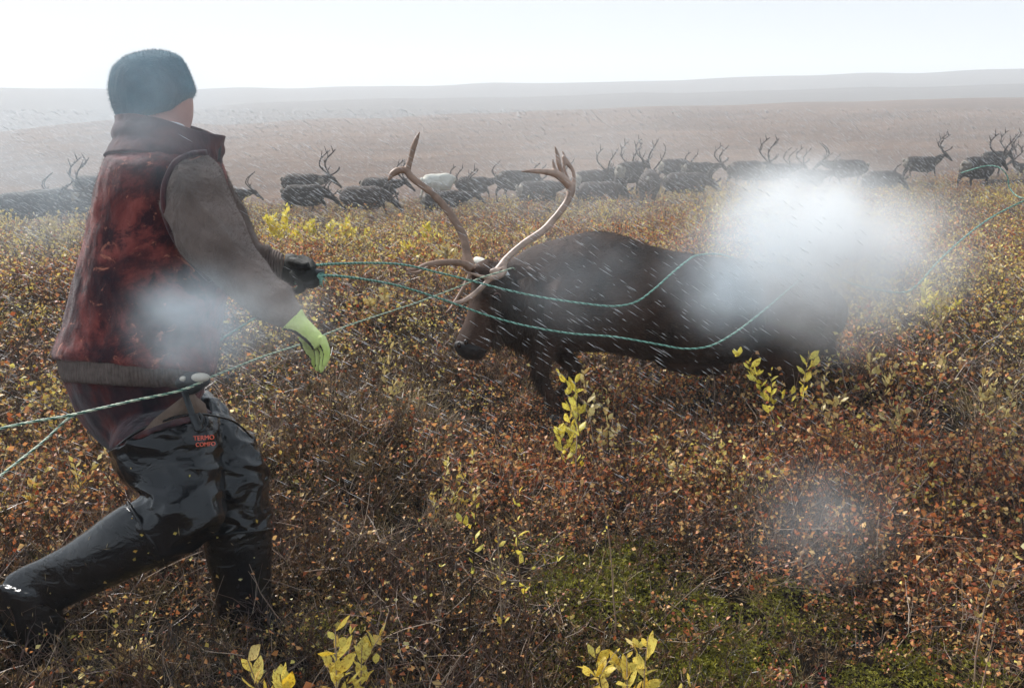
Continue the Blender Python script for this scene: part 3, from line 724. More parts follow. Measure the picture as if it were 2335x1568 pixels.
def willow(u, v_top, v_base, D, nst, nleaf, lsize, key, label, seed, spread=.5, zb=None):
    """a shoot: its top shows at v_top, its foot stands on the ground at that distance"""
    r = np.random.default_rng(seed); top = P(u, v_top, D); gz = height(top.x, top.y); base = Vector((top.x, top.y, gz)); H = max(.12, top.z - gz)
    rt = root('willow_shoot', base, label, 'shrub', 'willow shoots standing out of the heath')
    ms = Mesher(); spots = []
    for i in range(nst):
        d0 = np.array((r.normal(0, spread * .5), r.normal(0, spread * .5), 1)) if i else np.array((0, 0, 1.)); L = H * (1 if i == 0 else r.uniform(.6, .95))
        pts, d = curve(r, (r.normal(0, .012) * (i > 0), r.normal(0, .012) * (i > 0), -.03), d0, L, 6, .06); stem(ms, pts, .0035, .0013, r.random())
        for l in range(nleaf):
            f = 6 * (1 - (.46 * ((l + r.random()) / nleaf))) - .02; f = min(max(f, .5), 5.99); j = int(f); pp = pts[j] + (pts[j + 1] - pts[j]) * (f - j)
            a = 2.4 * l + r.random(); dd = unit(np.array((math.cos(a), math.sin(a), .55 + .6 * r.random())) + .35 * d); spots.append((pp, dd, lsize * (.45 + .6 * r.random()) * (1 if l > 1 else .7)))
        for b in range(nleaf // 4):
            j = int(r.integers(2, 6)); bp, bd = curve(r, pts[j], unit(np.array((r.normal(), r.normal(), 1.3))), H * .22 * (.4 + r.random()), 3, .15); stem(ms, bp, .0016, .0006, r.random())
            for q in range(4): spots.append((bp[int(r.integers(1, 4))], unit(rdir(r, 1.2) + bd * .5), lsize * (.35 + .5 * r.random())))
    me = ms.build('stem', [M['twig']]); o = bpy.data.objects.new('stem', me); o.parent = rt; COL.objects.link(o)
    for p, dd, sz in spots:
        me = LEAF[key][int(r.integers(0, 6))]; o = bpy.data.objects.new('leaf', me); o.parent = rt
        z = Vector(unit(np.cross(dd, r.normal(0, 1, 3)))); x = Vector(dd); y = z.cross(x)
        R = Matrix((x, y, z)).transposed().to_4x4(); o.matrix_local = Matrix.Translation(Vector(p)) @ R @ Matrix.Diagonal((sz, sz * r.uniform(.7, 1.15), sz * r.uniform(.8, 1.8), 1))
        COL.objects.link(o)
    return rt
WS = [
 (742, 1368, 0, 1.78, 2, 16, .062, 'willow', "tall yellow willow shoot at the bottom edge nearest the camera", 1, .4),
 (640, 1448, 0, 1.76, 3, 9, .072, 'willow', "small willow shoot left of the tall yellow one at the bottom edge", 2, .4),
 (806, 1500, 0, 1.76, 2, 7, .060, 'willow', "spreading willow shoot right of the tall yellow one at the bottom edge", 3, .7),
 (1450, 1440, 0, 1.80, 6, 14, .058, 'willow', "yellow willow cluster at the bottom edge right of centre", 4, .5),
 (1318, 850, 0, 3.25, 3, 10, .075, 'willow_green', "bright yellow green willow in front of the bull's forelegs", 5, .7),
 (1345, 905, 0, 3.12, 1, 8, .05, 'willow_green', "small yellow green shoot right beside the bright one below the bull's belly", 6, .5),
 (1352, 822, 0, 3.5, 2, 9, .055, 'willow_pale', "faded willow shoot under the bull's chest", 7, .5),
 (1400, 860, 0, 3.4, 1, 8, .05, 'willow_pale', "faded willow shoot under the bull's belly", 8, .5),
 (1212, 1090, 0, 2.35, 1, 9, .040, 'willow_green', "yellow shoot alone in the brush below the bull's forelegs", 9, .4),
 (975, 1128, 0, 2.32, 1, 4, .022, 'willow_green', "tiny pale green shoot in the brush left of the alone yellow one", 10, .3),
 (1058, 1120, 0, 2.32, 1, 9, .040, 'willow_green', "narrow leaved shoot between the tiny one and the yellow one", 11, .4),
 (1142, 1160, 0, 2.28, 1, 6, .030, 'willow', "drooping yellow shoot just left of the yellow one in the brush", 12, .5),
 (1758, 828, 0, 3.6, 1, 10, .05, 'willow_green', "slender yellow shoot in front of the bull's thigh", 13, .3),
 (1835, 765, 0, 3.75, 2, 14, .06, 'willow_green', "tall yellow green willow against the bull's dark hind legs", 14, .5),
 (1880, 812, 0, 3.7, 2, 12, .05, 'willow_pale', "pale willow shoot behind the bull's hind legs", 15, .5),
 (2000, 785, 0, 3.9, 2, 10, .055, 'willow_pale', "pale willow with drooping leaves right of the hind legs", 16, .5),
 (2045, 870, 0, 3.6, 2, 8, .05, 'willow_pale', "short yellow willow right of the drooping one", 17, .5),
 (2135, 795, 0, 4.2, 1, 8, .06, 'willow_pale', "lone pale sprig in the dark brush at the right", 18, .4),
 (2258, 785, 0, 3.9, 3, 9, .05, 'willow_pale', "tall sparse willow with pale tips near the right edge", 19, .4),
 (2312, 850, 0, 3.6, 2, 8, .05, 'willow_pale', "sparse willow touching the right edge below the rope", 20, .4),
 (2130, 632, 0, 5.6, 4, 14, .07, 'willow_green', "bushy yellow willow beside the low bend of the rope", 21, .9),
 (2165, 650, 0, 5.4, 3, 12, .065, 'willow_pale', "pale bushy willow just right of the bend of the rope", 22, .9),
 (1415, 1100, 0, 2.4, 1, 3, .02, 'willow', "tiny yellow shoot in the orange birch right of centre", 23, .3),
 (2280, 1235, 0, 2.2, 1, 7, .03, 'willow_pale', "short yellow shoot low at the right edge", 24, .4),
 (2240, 1390, 0, 1.9, 2, 5, .024, 'willow_green', "thin willow with three pale leaves at the bottom right corner", 25, .4),
 (640, 475, 0, 10.5, 5, 16, .11, 'willow_green', "yellow bush in front of the herd left of the paired dark animals", 26, 1.0),
 (705, 500, 0, 9.8, 5, 16, .10, 'willow_green', "yellow bush below the bull with the branching rack", 27, 1.0),
 (785, 482, 0, 10.2, 6, 16, .10, 'willow_green', "full yellow bush below the near black reindeer", 28, 1.0),
 (975, 505, 0, 9.6, 5, 16, .10, 'willow_green', "yellow bush below the dark reindeer beside the white one", 29, 1.0),
 (925, 555, 0, 7.6, 5, 16, .095, 'willow_green', "yellow bush left of the bull's left antler", 30, 1.0),
 (1010, 560, 0, 7.4, 5, 16, .095, 'willow_pale', "straw yellow bush behind the fork of the bull's antler", 31, 1.0),
 (1218, 515, 0, 9.0, 5, 14, .10, 'willow_pale', "pale yellow bush between the bull's antlers", 32, 1.0),
 (110, 490, 0, 11.0, 5, 14, .10, 'willow_pale', "pale bush in front of the leftmost reindeer", 33, 1.0),
 (1640, 430, 0, 14.5, 5, 14, .12, 'willow_pale', "pale bush in front of the grazing reindeer", 34, 1.0),
 (870, 640, 0, 5.6, 3, 14, .06, 'willow_pale', "straw coloured bush between the two ropes near the hand", 35, 1.0),
 (890, 745, 0, 4.1, 3, 10, .045, 'willow_pale', "small straw coloured bush left of the bull's muzzle", 36, 1.0),
]
for w in WS: willow(w[0], w[1], w[2], w[3], w[4], w[5], w[6], w[7], w[8], w[9], w[10])

# ------------------------------------------------------------------ the man
foot = P(330, 1420, 2.45); foot.z = height(foot.x, foot.y)
man = root('person', foot, "man in a dark red printed waistcoat, beanie and black waders leaning back on the ropes", 'person')
HEADR = [(325, 122, 372, 122, 2.45, .03), (288, 136, 402, 134, 2.45, .065), (268, 160, 420, 160, 2.45, .085), (262, 195, 432, 195, 2.45, .09), (272, 225, 440, 222, 2.46, .09), (300, 255, 441, 250, 2.48, .085), (330, 285, 438, 278, 2.49, .07), (352, 312, 428, 304, 2.5, .05), (372, 326, 415, 318, 2.5, .03)]
NECK = [(296, 240, 400, 250, 2.45, .06), (292, 290, 402, 300, 2.45, .06), (285, 350, 420, 350, 2.45, .075)]
TORSO = [(285, 305, 450, 315, 2.45, .085), (266, 335, 485, 345, 2.45, .13), (252, 372, 505, 380, 2.45, .185), (234, 430, 515, 440, 2.45, .195), (213, 510, 520, 520, 2.45, .19), (193, 590, 520, 600, 2.45, .18), (174, 670, 508, 685, 2.45, .175), (153, 748, 497, 775, 2.45, .18), (139, 795, 490, 832, 2.45, .19), (134, 820, 486, 853, 2.45, .19)]
ARM_N = [(402, 378, 470, 350, 2.32, .05), (378, 425, 510, 393, 2.30, .082), (380, 490, 534, 460, 2.28, .085), (410, 552, 560, 512, 2.26, .08), (450, 602, 586, 562, 2.24, .074), (494, 648, 613, 606, 2.22, .066), (545, 694, 642, 645, 2.20, .058), (600, 731, 670, 676, 2.18, .050), (648, 752, 690, 706, 2.16, .043)]
ARM_F = [(420, 430, 505, 385, 2.60, .07), (470, 520, 545, 465, 2.68, .07), (520, 590, 575, 520, 2.70, .06), (565, 625, 592, 558, 2.68, .05), (598, 642, 612, 564, 2.66, .045)]
CUFF_F = [(594, 640, 606, 563, 2.665, .046), (620, 648, 630, 570, 2.65, .044), (640, 652, 648, 580, 2.64, .04)]
HIPS = [(152, 850, 462, 862, 2.45, .175), (164, 890, 462, 890, 2.46, .165), (180, 930, 455, 925, 2.47, .16), (205, 975, 470, 965, 2.48, .145), (255, 1022, 490, 1005, 2.48, .13)]
THIGH_N = [(262, 960, 455, 915, 2.43, .12), (256, 1022, 486, 945, 2.385, .158), (272, 1062, 500, 1030, 2.36, .125), (300, 1105, 506, 1090, 2.34, .12), (318, 1122, 508, 1145, 2.31, .115), (330, 1128, 500, 1200, 2.29, .11), (322, 1132, 455, 1242, 2.28, .105), (300, 1140, 400, 1272, 2.28, .10), (282, 1150, 365, 1290, 2.28, .09)]
SHIN_N = [(292, 1146, 378, 1286, 2.28, .094), (270, 1156, 345, 1300, 2.28, .09), (215, 1192, 275, 1330, 2.29, .085), (150, 1240, 205, 1360, 2.31, .078), (100, 1266, 165, 1378, 2.33, .07), (50, 1290, 128, 1400, 2.35, .064), (8, 1318, 100, 1430, 2.36, .06)]
FOOT_N = [(-12, 1330, 135, 1375, 2.34, .055), (-5, 1385, 150, 1415, 2.35, .055), (20, 1435, 156, 1455, 2.36, .052), (45, 1465, 155, 1490, 2.37, .048), (72, 1498, 140, 1512, 2.38, .035), (90, 1515, 122, 1520, 2.38, .015)]
THIGH_F = [(390, 905, 472, 890, 2.52, .09), (395, 950, 540, 962, 2.53, .11), (410, 1010, 582, 1006, 2.53, .115), (430, 1060, 604, 1058, 2.52, .115), (445, 1120, 612, 1115, 2.51, .11), (462, 1175, 614, 1170, 2.51, .1), (468, 1235, 614, 1225, 2.51, .09)]
SHIN_F = [(466, 1222, 616, 1206, 2.51, .094), (470, 1260, 616, 1250, 2.51, .09), (482, 1310, 616, 1305, 2.52, .082), (492, 1360, 618, 1355, 2.53, .075), (500, 1410, 635, 1400, 2.54, .07), (520, 1440, 670, 1425, 2.55, .06)]
def sk(rows, k): return slab(rows, shrink=k)
# face: looks right and away from the camera
fwd = (Rv * .42 + Vector((0, .9, 0))).normalized(); hc = P(352, 205, 2.47)
side = fwd.cross(Vector((0, 0, 1))).normalized()
def hp(f, s, z, r): return ball(hc + fwd * f + side * s + Vector((0, 0, z)), r, 8)
body = fuse('body', [sk(HEADR, .96), sk(NECK, 1), sk(TORSO, .9), sk(ARM_N, .8), sk(ARM_F, .8), sk(CUFF_F, .7), sk(HIPS, .9), sk(THIGH_N, .85), sk(SHIN_N, .8), sk(FOOT_N, .7), sk(THIGH_F, .85), sk(SHIN_F, .8),
    hp(.105, 0, -.035, (.016, .018, .026)), hp(.095, 0, -.062, (.03, .03, .012)), hp(.085, 0, -.10, (.03, .03, .022)), hp(.088, .032, .0, (.02, .02, .014)), hp(.088, -.032, .0, (.02, .02, .014)),
    hp(.0, .088, -.02, (.022, .014, .034)), hp(.0, -.088, -.02, (.022, .014, .034)),
    itube([(648, 732, 2.16, 14), (688, 757, 2.155, 13), (712, 778, 2.15, 11), (722, 785, 2.15, 7)]), itube([(648, 612, 2.64, 20), (690, 620, 2.62, 22)])], .009, 3)
link('body', body, man, M['skin'])
for s in (.033, -.033):
    V, F = ball(hc + fwd * .094 + side * s + Vector((0, 0, -.012)), .011, 6); link('eye', raw('eye', [(V, F)]), man, M['eye'])
link('beanie', fuse('beanie', [slab([(330, 116, 368, 115, 2.45, .03), (290, 129, 405, 128, 2.45, .075), (264, 154, 424, 156, 2.45, .10), (254, 185, 436, 185, 2.45, .106), (254, 212, 443, 207, 2.455, .108), (260, 242, 439, 220, 2.46, .105), (269, 263, 426, 234, 2.46, .10), (279, 277, 410, 248, 2.46, .09)])], .006, 2), man, M['beanie'])
bn = [c for c in man.children if c.name.startswith('beanie')][0]
hh = hair('fuzz', bn.data, 9000, .006, .0009, (0, 0, 0), 1.0); ho = bpy.data.objects.new('fuzz', hh); hh.materials.append(M['beanie']); ho.parent = bn; COL.objects.link(ho)
def wr_cloth(c):   # soft folds
    return .008 * mnoise.noise(Vector((c.x * 9, c.y * 9, c.z * 4))) + .0045 * mnoise.noise(Vector((c.x * 24 + c.z * 9, c.y * 20, c.z * 17)))
def shell(rows, thick, sub=4, n=40, arc=None):
    V, F = slab(rows, sub, n, cap=False); me = raw('x', [(V, F)])
    bm = bmesh.new(); bm.from_mesh(me); 
    for q in bm.verts:
        q.co += (q.co - P(385, 320, 2.45)).normalized() * wr_cloth(q.co * 1.6) * 1.5
        t = (q.co.x - P(rows[0][0], rows[0][1], 2.45).x) / .30; q.co.z += .020 * math.sin(pi * min(1, max(0, t * 1.15))) * (1 if thick < -.01 else .3)
    bmesh.ops.solidify(bm, geom=bm.faces[:], thickness=thick); bm.to_mesh(me); bm.free(); return me
vest = link('waistcoat', fuse('waistcoat', [slab(TORSO)], .007, 3, wr_cloth), man, M['vest'])
ho = bpy.data.objects.new('fuzz', hair('fuzz', vest.data, 22000, .005, .0010, (0, 0, -1), .75)); ho.data.materials.append(M['vest']); ho.parent = vest; COL.objects.link(ho)
COL_ROWS = [(256, 362, 490, 378, 2.45, .140), (265, 345, 492, 362, 2.45, .128), (274, 328, 495, 348, 2.45, .114), (272, 308, 497, 336, 2.45, .111), (277, 292, 498, 322, 2.45, .102), (278, 274, 499, 309, 2.45, .098)]
collar = link('collar', shell(COL_ROWS, -.012), vest, M['collar'])
link('neck_warmer', shell([(290, 300, 425, 312, 2.45, .075), (292, 275, 405, 286, 2.45, .07), (300, 266, 385, 277, 2.45, .066)], -.006), man, M['white'])
zp = [itube([(499, 311, 2.45, 4), (500, 340, 2.45, 4.5), (494, 368, 2.44, 4)])]
for i in range(15):
    t = i / 14; zp.append(itube([(498 + 0 * t, 311 + 55 * t, 2.45, 1.8), (506 - 3 * t, 312 + 55 * t, 2.45, 1.4)], n=6))
link('zip', raw('zip', zp), collar, M['black'])
# armhole binding, hem
bind = [(402, 368), (386, 392), (374, 425), (372, 462), (379, 500), (396, 540), (422, 580), (450, 612), (480, 640)]
link('armhole_binding', raw('b', [itube([(470, 348, 2.30, 7), (435, 352, 2.27, 7)] + [(u, v, 2.235 - .0 * i, 6.5) for i, (u, v) in enumerate(bind)], n=8)]), vest, M['collar'])
def wr_sleeve(c):
    a = 1 - abs(mnoise.noise(Vector((c.x * 5 + 2, c.y * 4, c.z * 8 + c.x * 5)))) * 2.2; b = 1 - abs(mnoise.noise(Vector((c.x * 11, c.y * 9 + 5, c.z * 15 + c.x * 9)))) * 2
    return .013 * max(0, a) ** 2 + .004 * b + wr_cloth(c) - .006
sweater = link('sweater', fuse('sweater', [slab(ARM_N), slab(ARM_F)], .006, 2, wr_sleeve), man, M['sweater'])
ho = bpy.data.objects.new('fuzz', hair('fuzz', sweater.data, 30000, .0065, .0010, (.3, 0, -1), .75)); ho.data.materials.append(M['sweater']); ho.parent = sweater; COL.objects.link(ho)
link('hem', fuse('hem', [slab([(144, 815, 482, 845, 2.45, .183), (146, 835, 476, 858, 2.45, .183), (152, 856, 462, 874, 2.45, .182), (160, 872, 440, 890, 2.45, .178)])], .0065, 2), sweater, M['rib'])
link('cuff', fuse('cuff', [slab(CUFF_F)], .005, 1), sweater, M['rib'])
link('trousers', fuse('trousers', [slab(HIPS), slab(THIGH_N[:2], sub=1, shrink=.95)], .007, 3, wr_cloth), man, M['trouser'])
def wr_rubber(c):  # sharp buckling folds
    w = mnoise.noise(Vector((c.x * 7, c.y * 7, c.z * 9))) * 1.2
    a = 1 - abs(mnoise.noise(Vector((c.x * 5 + w, c.y * 5, c.z * 10 + w + c.x * 3)))) * 2
    b = 1 - abs(mnoise.noise(Vector((c.x * 16 - w, c.y * 13, c.z * 25 + 3)))) * 2
    return .012 * a * a * (a > 0) + .0045 * max(0, b) ** 2 - .005
waders = link('waders', fuse('waders', [slab(THIGH_N[1:]), slab(THIGH_F)], .0065, 2, wr_rubber), man, M['wader'])
def wr_boot(c): return .003 * mnoise.noise(Vector((c.x * 9, c.y * 9, c.z * 12)))
for nm, sh, ft in (('n', SHIN_N, FOOT_N), ('f', SHIN_F, None)):
    parts = [slab(sh)] + ([slab(ft)] if ft else [])
    b = link('boot', fuse('boot', parts, .0065, 2, wr_boot), man, M['boot'])
    r0 = sh[0]; r1 = sh[1]
    cen = P((r0[0] + r0[2]) / 2, (r0[1] + r0[3]) / 2, r0[4]); h = (P(r0[2], r0[3], r0[4]) - P(r0[0], r0[1], r0[4])) / 2 * 1.03
    w = ray(r0[0], r0[1]); w = (w - w.project(h)).normalized() * r0[5] * 1.05
    link('boot_rim', raw('rim', [tube([(*(cen + h * math.cos(t) + w * math.sin(t)), .0045) for t in [2 * pi * k / 30 for k in range(31)]], sub=1, n=8)]), b, M['boot'])
    if nm == 'n':
        link('sole', raw('sole', [itube([(-25, 1345, 2.35, 10), (-20, 1390, 2.36, 12), (5, 1440, 2.37, 13), (32, 1475, 2.38, 13), (66, 1512, 2.39, 10)], n=10)]), b, M['boot'])
# lining flaps, strap with buckle, print
def patch(pts, D, thick=.004):
    V = [P(u, v, D if not hasattr(D, '__len__') else D[i]) for i, (u, v) in enumerate(pts)]; off = ray(400, 950) * thick; n = len(V)
    V2 = [v + off for v in V]; F = [tuple(range(n)), tuple(range(2 * n - 1, n - 1, -1))] + [(i, i + n, (i + 1) % n + n, (i + 1) % n) for i in range(n)]
    return (V + V2, F)
link('lining', raw('lining', [patch([(326, 982), (350, 955), (385, 928), (418, 903), (426, 925), (434, 948), (400, 955), (360, 967)], [2.205, 2.205, 2.205, 2.205, 2.25, 2.245, 2.25, 2.258])]), waders, M['lining'])
link('lining', raw('lining', [patch([(425, 895), (436, 888), (450, 905), (468, 920), (475, 948), (458, 948), (445, 946), (436, 922)], [2.27, 2.27, 2.275, 2.285, 2.29, 2.27, 2.265, 2.265])]), waders, M['lining'])
link('top_edge', raw('e', [itube([(262, 1022, 2.27, 3), (300, 992, 2.24, 3.5), (345, 968, 2.235, 3.5), (400, 951, 2.235, 3), (450, 944, 2.24, 3), (500, 950, 2.30, 2.5), (540, 965, 2.38, 2.5), (575, 998, 2.44, 2)], n=8)]), waders, M['boot'])
stp = link('strap', raw('s', [itube([(418, 885, 2.22, 8), (427, 912, 2.205, 8), (436, 938, 2.198, 8), (444, 962, 2.198, 8)], n=8, flat=.3)]), waders, M['black'])
link('buckle', raw('bk', [itube([(440, 945, 2.198, 10), (448, 965, 2.196, 11), (454, 982, 2.196, 10)], n=8, flat=.5), itube([(452, 942, 2.195, 3.5), (462, 952, 2.195, 4), (460, 966, 2.195, 3.5)], n=6), itube([(450, 986, 2.195, 4), (470, 978, 2.197, 4)], n=6)]), stp, M['black'])
def lettering(text, u, v, D, size, parent, name='print'):
    cu = bpy.data.curves.new('t', 'FONT'); cu.body = text; cu.size = size; cu.extrude = .0008; to = bpy.data.objects.new('t', cu); COL.objects.link(to)
    dg = bpy.context.evaluated_depsgraph_get(); me = bpy.data.meshes.new_from_object(to.evaluated_get(dg)); bpy.data.objects.remove(to)
    me.materials.clear()
    q = Matrix.Rotation(math.radians(90) - PITCH, 4, 'X') @ Matrix.Rotation(math.radians(4), 4, 'Z') @ Matrix.Rotation(math.radians(-6), 4, 'Y')
    me.transform(Matrix.Translation(P(u, v, D)) @ q); return link(name, me, parent, M['print'], False)
lettering("TERMO", 441, 1004, 2.200, .0172, waders); lettering("COMFO", 446, 1018, 2.200, .0150, waders)
from mathutils.bvhtree import BVHTree
stuck = Mesher(); rs = np.random.default_rng(5)
for o_ in list(man.children):
    if o_.name.startswith(('waders', 'boot')):
        bvh = BVHTree.FromPolygons([v.co + man.location for v in o_.data.vertices], [p.vertices[:] for p in o_.data.polygons])
        ms = Mesher(); hits = 0
        for k in range(400):
            u, v = rs.uniform(0, 620), rs.uniform(1000, 1500)
            if rs.random() > ((v - 950) / 550) ** 2: continue
            h, n, _, dist = bvh.ray_cast(EYE, ray(u, v))
            if h is None: continue
            d = unit(np.cross(np.array(n[:]), rs.normal(0, 1, 3))); sz = rs.choice([.004, .005, .009]); p_ = np.array((h + n * .002 - man.location)[:])
            if rs.random() < .5: leaf(ms, p_, d, np.array(n[:]) + .2 * rs.normal(0, 1, 3), sz * 1.5, sz, rs.random(), 0)
            else: leaf(ms, p_, d, np.array(n[:]), sz * 3, .0014, rs.random(), 1)
            hits += 1
            if hits >= 45: break
        if hits:
            me = ms.build('stuck_leaves', [M['leaf_gold'], M['straw']]); so = bpy.data.objects.new('stuck_leaves', me); so.parent = o_; so['kind'] = 'stuff'; COL.objects.link(so)
# belt grip
bg_ = link('belt_grip', fuse('belt_grip', [itube([(405, 878, 2.24, 12), (425, 868, 2.235, 18), (450, 866, 2.23, 20), (470, 868, 2.235, 14), (478, 870, 2.24, 7)]), itube([(418, 895, 2.24, 9), (440, 885, 2.23, 14), (462, 880, 2.24, 8)])], .004, 2), man, M['black'])
link('horn_end', raw('horn', [ball(P(457, 860, 2.2), (.024, .014, .012), 10)]), bg_, M['pale'])
link('horn_end', raw('horn', [ball(P(417, 863, 2.215), (.009, .008, .007), 8)]), bg_, M['pale'])
# gloves
def glove(name, parts, darkdir, label, thr):
    me = fuse(name, parts, .0034, 2); me.materials.append(M['lime']); me.materials.append(M['palm'])
    dd = Vector(darkdir).normalized()
    for p in me.polygons:
        if p.normal.dot(dd) > thr: p.material_index = 1
    o = link(name, me, man); 
    if label: o['label'] = label
    return o
g1 = [slab([(640, 752, 688, 702, 2.16, .040), (664, 756, 697, 722, 2.155, .034), (686, 770, 712, 738, 2.15, .030), (704, 786, 731, 758, 2.15, .027), (714, 800, 743, 776, 2.15, .022)]),
      itube([(732, 768, 2.135, 11), (741, 790, 2.13, 10), (745, 808, 2.13, 9), (741, 826, 2.13, 7.5), (738, 836, 2.13, 4)]),
      itube([(727, 778, 2.15, 10), (736, 800, 2.15, 10), (737, 820, 2.15, 9), (732, 842, 2.15, 7), (729, 850, 2.15, 3)]),
      itube([(719, 783, 2.168, 10), (726, 808, 2.175, 9.5), (726, 830, 2.18, 9), (722, 846, 2.18, 6)]),
      itube([(714, 788, 2.185, 9), (716, 808, 2.2, 9), (716, 826, 2.205, 8), (716, 838, 2.21, 5)]),
      itube([(690, 768, 2.17, 12), (696, 786, 2.185, 11), (704, 802, 2.195, 9.5), (711, 814, 2.20, 6)])]
glove('glove', g1, P(0, 1000, 2) - P(300, 800, 1.9), "lime green knitted glove reaching down in front of the rope", .40)
g2 = [slab([(640, 640, 650, 580, 2.64, .040), (654, 650, 668, 578, 2.63, .040), (672, 652, 692, 588, 2.62, .036), (690, 640, 706, 600, 2.61, .028)]),
      itube([(684, 590, 2.61, 12), (706, 600, 2.59, 11), (712, 615, 2.57, 10), (700, 622, 2.565, 9), (690, 620, 2.575, 7)]),
      itube([(680, 598, 2.60, 12), (705, 612, 2.575, 11), (714, 628, 2.56, 10), (700, 636, 2.555, 9), (688, 632, 2.565, 7)]),
      itube([(676, 612, 2.595, 12), (702, 626, 2.57, 11), (722, 642, 2.56, 10), (708, 650, 2.555, 9), (694, 646, 2.56, 7)]),
      itube([(668, 622, 2.59, 12), (684, 640, 2.57, 11), (688, 656, 2.565, 10), (677, 664, 2.57, 8), (668, 660, 2.58, 6)]),
      itube([(664, 596, 2.59, 12), (678, 600, 2.565, 12), (692, 606, 2.55, 10), (704, 604, 2.545, 8)])]
glove('glove', g2, P(400, 900, 2.2) - P(400, 700, 2.7), "black palmed glove clenched round two ropes", -.55)

# ------------------------------------------------------------------ the bull on the ropes
bf = P(1500, 930, 4.4); bf.z = height(bf.x, bf.y)
bull = root('reindeer', bf, "large dark reindeer bull caught by the antlers, lunging against the ropes", 'reindeer')
BODY = [(1128, 596, 1112, 745, 4.20, .085), (1165, 590, 1150, 768, 4.22, .11), (1205, 566, 1185, 786, 4.24, .15), (1262, 546, 1235, 800, 4.27, .19), (1322, 531, 1302, 800, 4.30, .22), (1380, 529, 1370, 800, 4.33, .25), (1450, 551, 1440, 813, 4.36, .27), (1520, 571, 1510, 826, 4.40, .28), (1600, 585, 1590, 832, 4.43, .28), (1680, 591, 1672, 826, 4.46, .26), (1760, 600, 1750, 822, 4.49, .24), (1830, 617, 1822, 815, 4.52, .21), (1882, 648, 1872, 800, 4.54, .16), (1905, 690, 1898, 770, 4.55, .08)]
HEAD = [(1112, 588, 1150, 640, 4.14, .06), (1080, 606, 1168, 645, 4.12, .085), (1074, 648, 1176, 695, 4.10, .095), (1067, 692, 1160, 735, 4.08, .085), (1058, 730, 1138, 764, 4.06, .07), (1043, 764, 1122, 785, 4.045, .062), (1036, 786, 1112, 800, 4.04, .058), (1044, 806, 1100, 814, 4.04, .045), (1060, 817, 1086, 820, 4.04, .02)]
legs = [itube([(1245, 765, 4.18, 44), (1238, 812, 4.16, 27), (1234, 850, 4.15, 20), (1246, 885, 4.15, 15), (1262, 915, 4.15, 14), (1272, 950, 4.15, 13)]),
        itube([(1262, 770, 4.42, 42), (1285, 812, 4.40, 23), (1312, 846, 4.36, 17), (1296, 876, 4.34, 13), (1268, 900, 4.32, 12)]),
        itube([(1790, 745, 4.40, 95), (1775, 805, 4.38, 68), (1792, 852, 4.38, 42), (1836, 893, 4.40, 24), (1840, 940, 4.41, 17), (1836, 985, 4.41, 15)]),
        itube([(1835, 745, 4.64, 80), (1858, 805, 4.66, 48), (1898, 850, 4.68, 30), (1946, 880, 4.70, 19), (1966, 918, 4.71, 15), (1980, 948, 4.71, 14)])]
hidef = lambda c: .006 * mnoise.noise(c * 5) + .003 * mnoise.noise(c * 16)
brow = [ball(P(1108, 668, 3.99), .028, 8), ball(P(1133, 670, 3.995), (.034, .02, .024), 8), ball(P(1090, 625, 4.07), .04, 8), ball(P(1150, 633, 4.05), .045, 8)]
bm_ = fuse('body', [slab(BODY, n=32), itube([(1292, 590, 4.34, 18), (1288, 630, 4.25, 46), (1276, 690, 4.18, 72), (1255, 760, 4.16, 56)]), itube([(1800, 640, 4.36, 60), (1790, 720, 4.32, 95), (1775, 790, 4.33, 75)]), slab(HEAD), itube([(1115, 660, 4.14, 52), (1150, 690, 4.18, 72), (1195, 690, 4.22, 95)]), itube([(1500, 815, 4.4, 20), (1560, 830, 4.4, 22), (1640, 838, 4.42, 18), (1655, 845, 4.42, 8)])] + legs + brow, .012, 4, hidef)
bo = link('body', bm_, bull, M['hide'])
hm = hair('coat', bo.data, 80000, .022, .0020, (1, .1, -.30), .26, seed=3, jitter=.25); hm.materials.append(M['coat']); ho = bpy.data.objects.new('coat', hm); ho.parent = bo; COL.objects.link(ho)
# mane under the throat
mn = hair('mane', bo.data, 9000, .07, .003, (.2, 0, -1), .25, region=lambda c: ((c[:, 2] + bf.z < .72) & (c[:, 0] + bf.x < .15) & (c[:, 0] + bf.x > -.10)).astype(float) + 1e-6, seed=5)
mn.materials.append(M['coat']); ho = bpy.data.objects.new('mane', mn); ho.parent = bo; COL.objects.link(ho)
link('muzzle', fuse('muzzle', [slab([(1052, 768, 1108, 784, 4.04, .04), (1036, 780, 1112, 797, 4.038, .060), (1035, 791, 1108, 805, 4.038, .060), (1043, 807, 1100, 816, 4.038, .047), (1059, 818, 1087, 822, 4.04, .02)])], .008, 3), bull, M['nose'])
for u, v, D in ((1046, 786, 3.985), (1062, 780, 3.972)): link('nostril', raw('n', [ball(P(u, v, D), (.010, .008, .015), 8)]), bull, M['eye'])
ey = link('eye', raw('eye', [ball(P(1131, 678, 3.975), (.017, .012, .016), 10)]), bull, M['eye'])
link('eyelid', raw('lid', [itube([(1125, 673, 3.966, 1.5), (1131, 669, 3.965, 2.2), (1138, 671, 3.966, 2), (1141, 678, 3.968, 1.2)], n=8)]), ey, plain("pink_eyelid", (.12, .06, .05), .4))
def earm(p): return fuse('ear', [slab(p)], .006, 2)
link('ear', earm([(1150, 612, 1158, 632, 4.05, .02), (1175, 603, 1178, 640, 4.04, .022), (1200, 610, 1196, 634, 4.05, .016), (1222, 620, 1220, 626, 4.07, .006)]), bull, M['hide'])
link('ear', earm([(1088, 608, 1110, 612, 4.22, .018), (1078, 592, 1112, 598, 4.23, .02), (1084, 584, 1102, 588, 4.24, .008)]), bull, M['white_hide'])
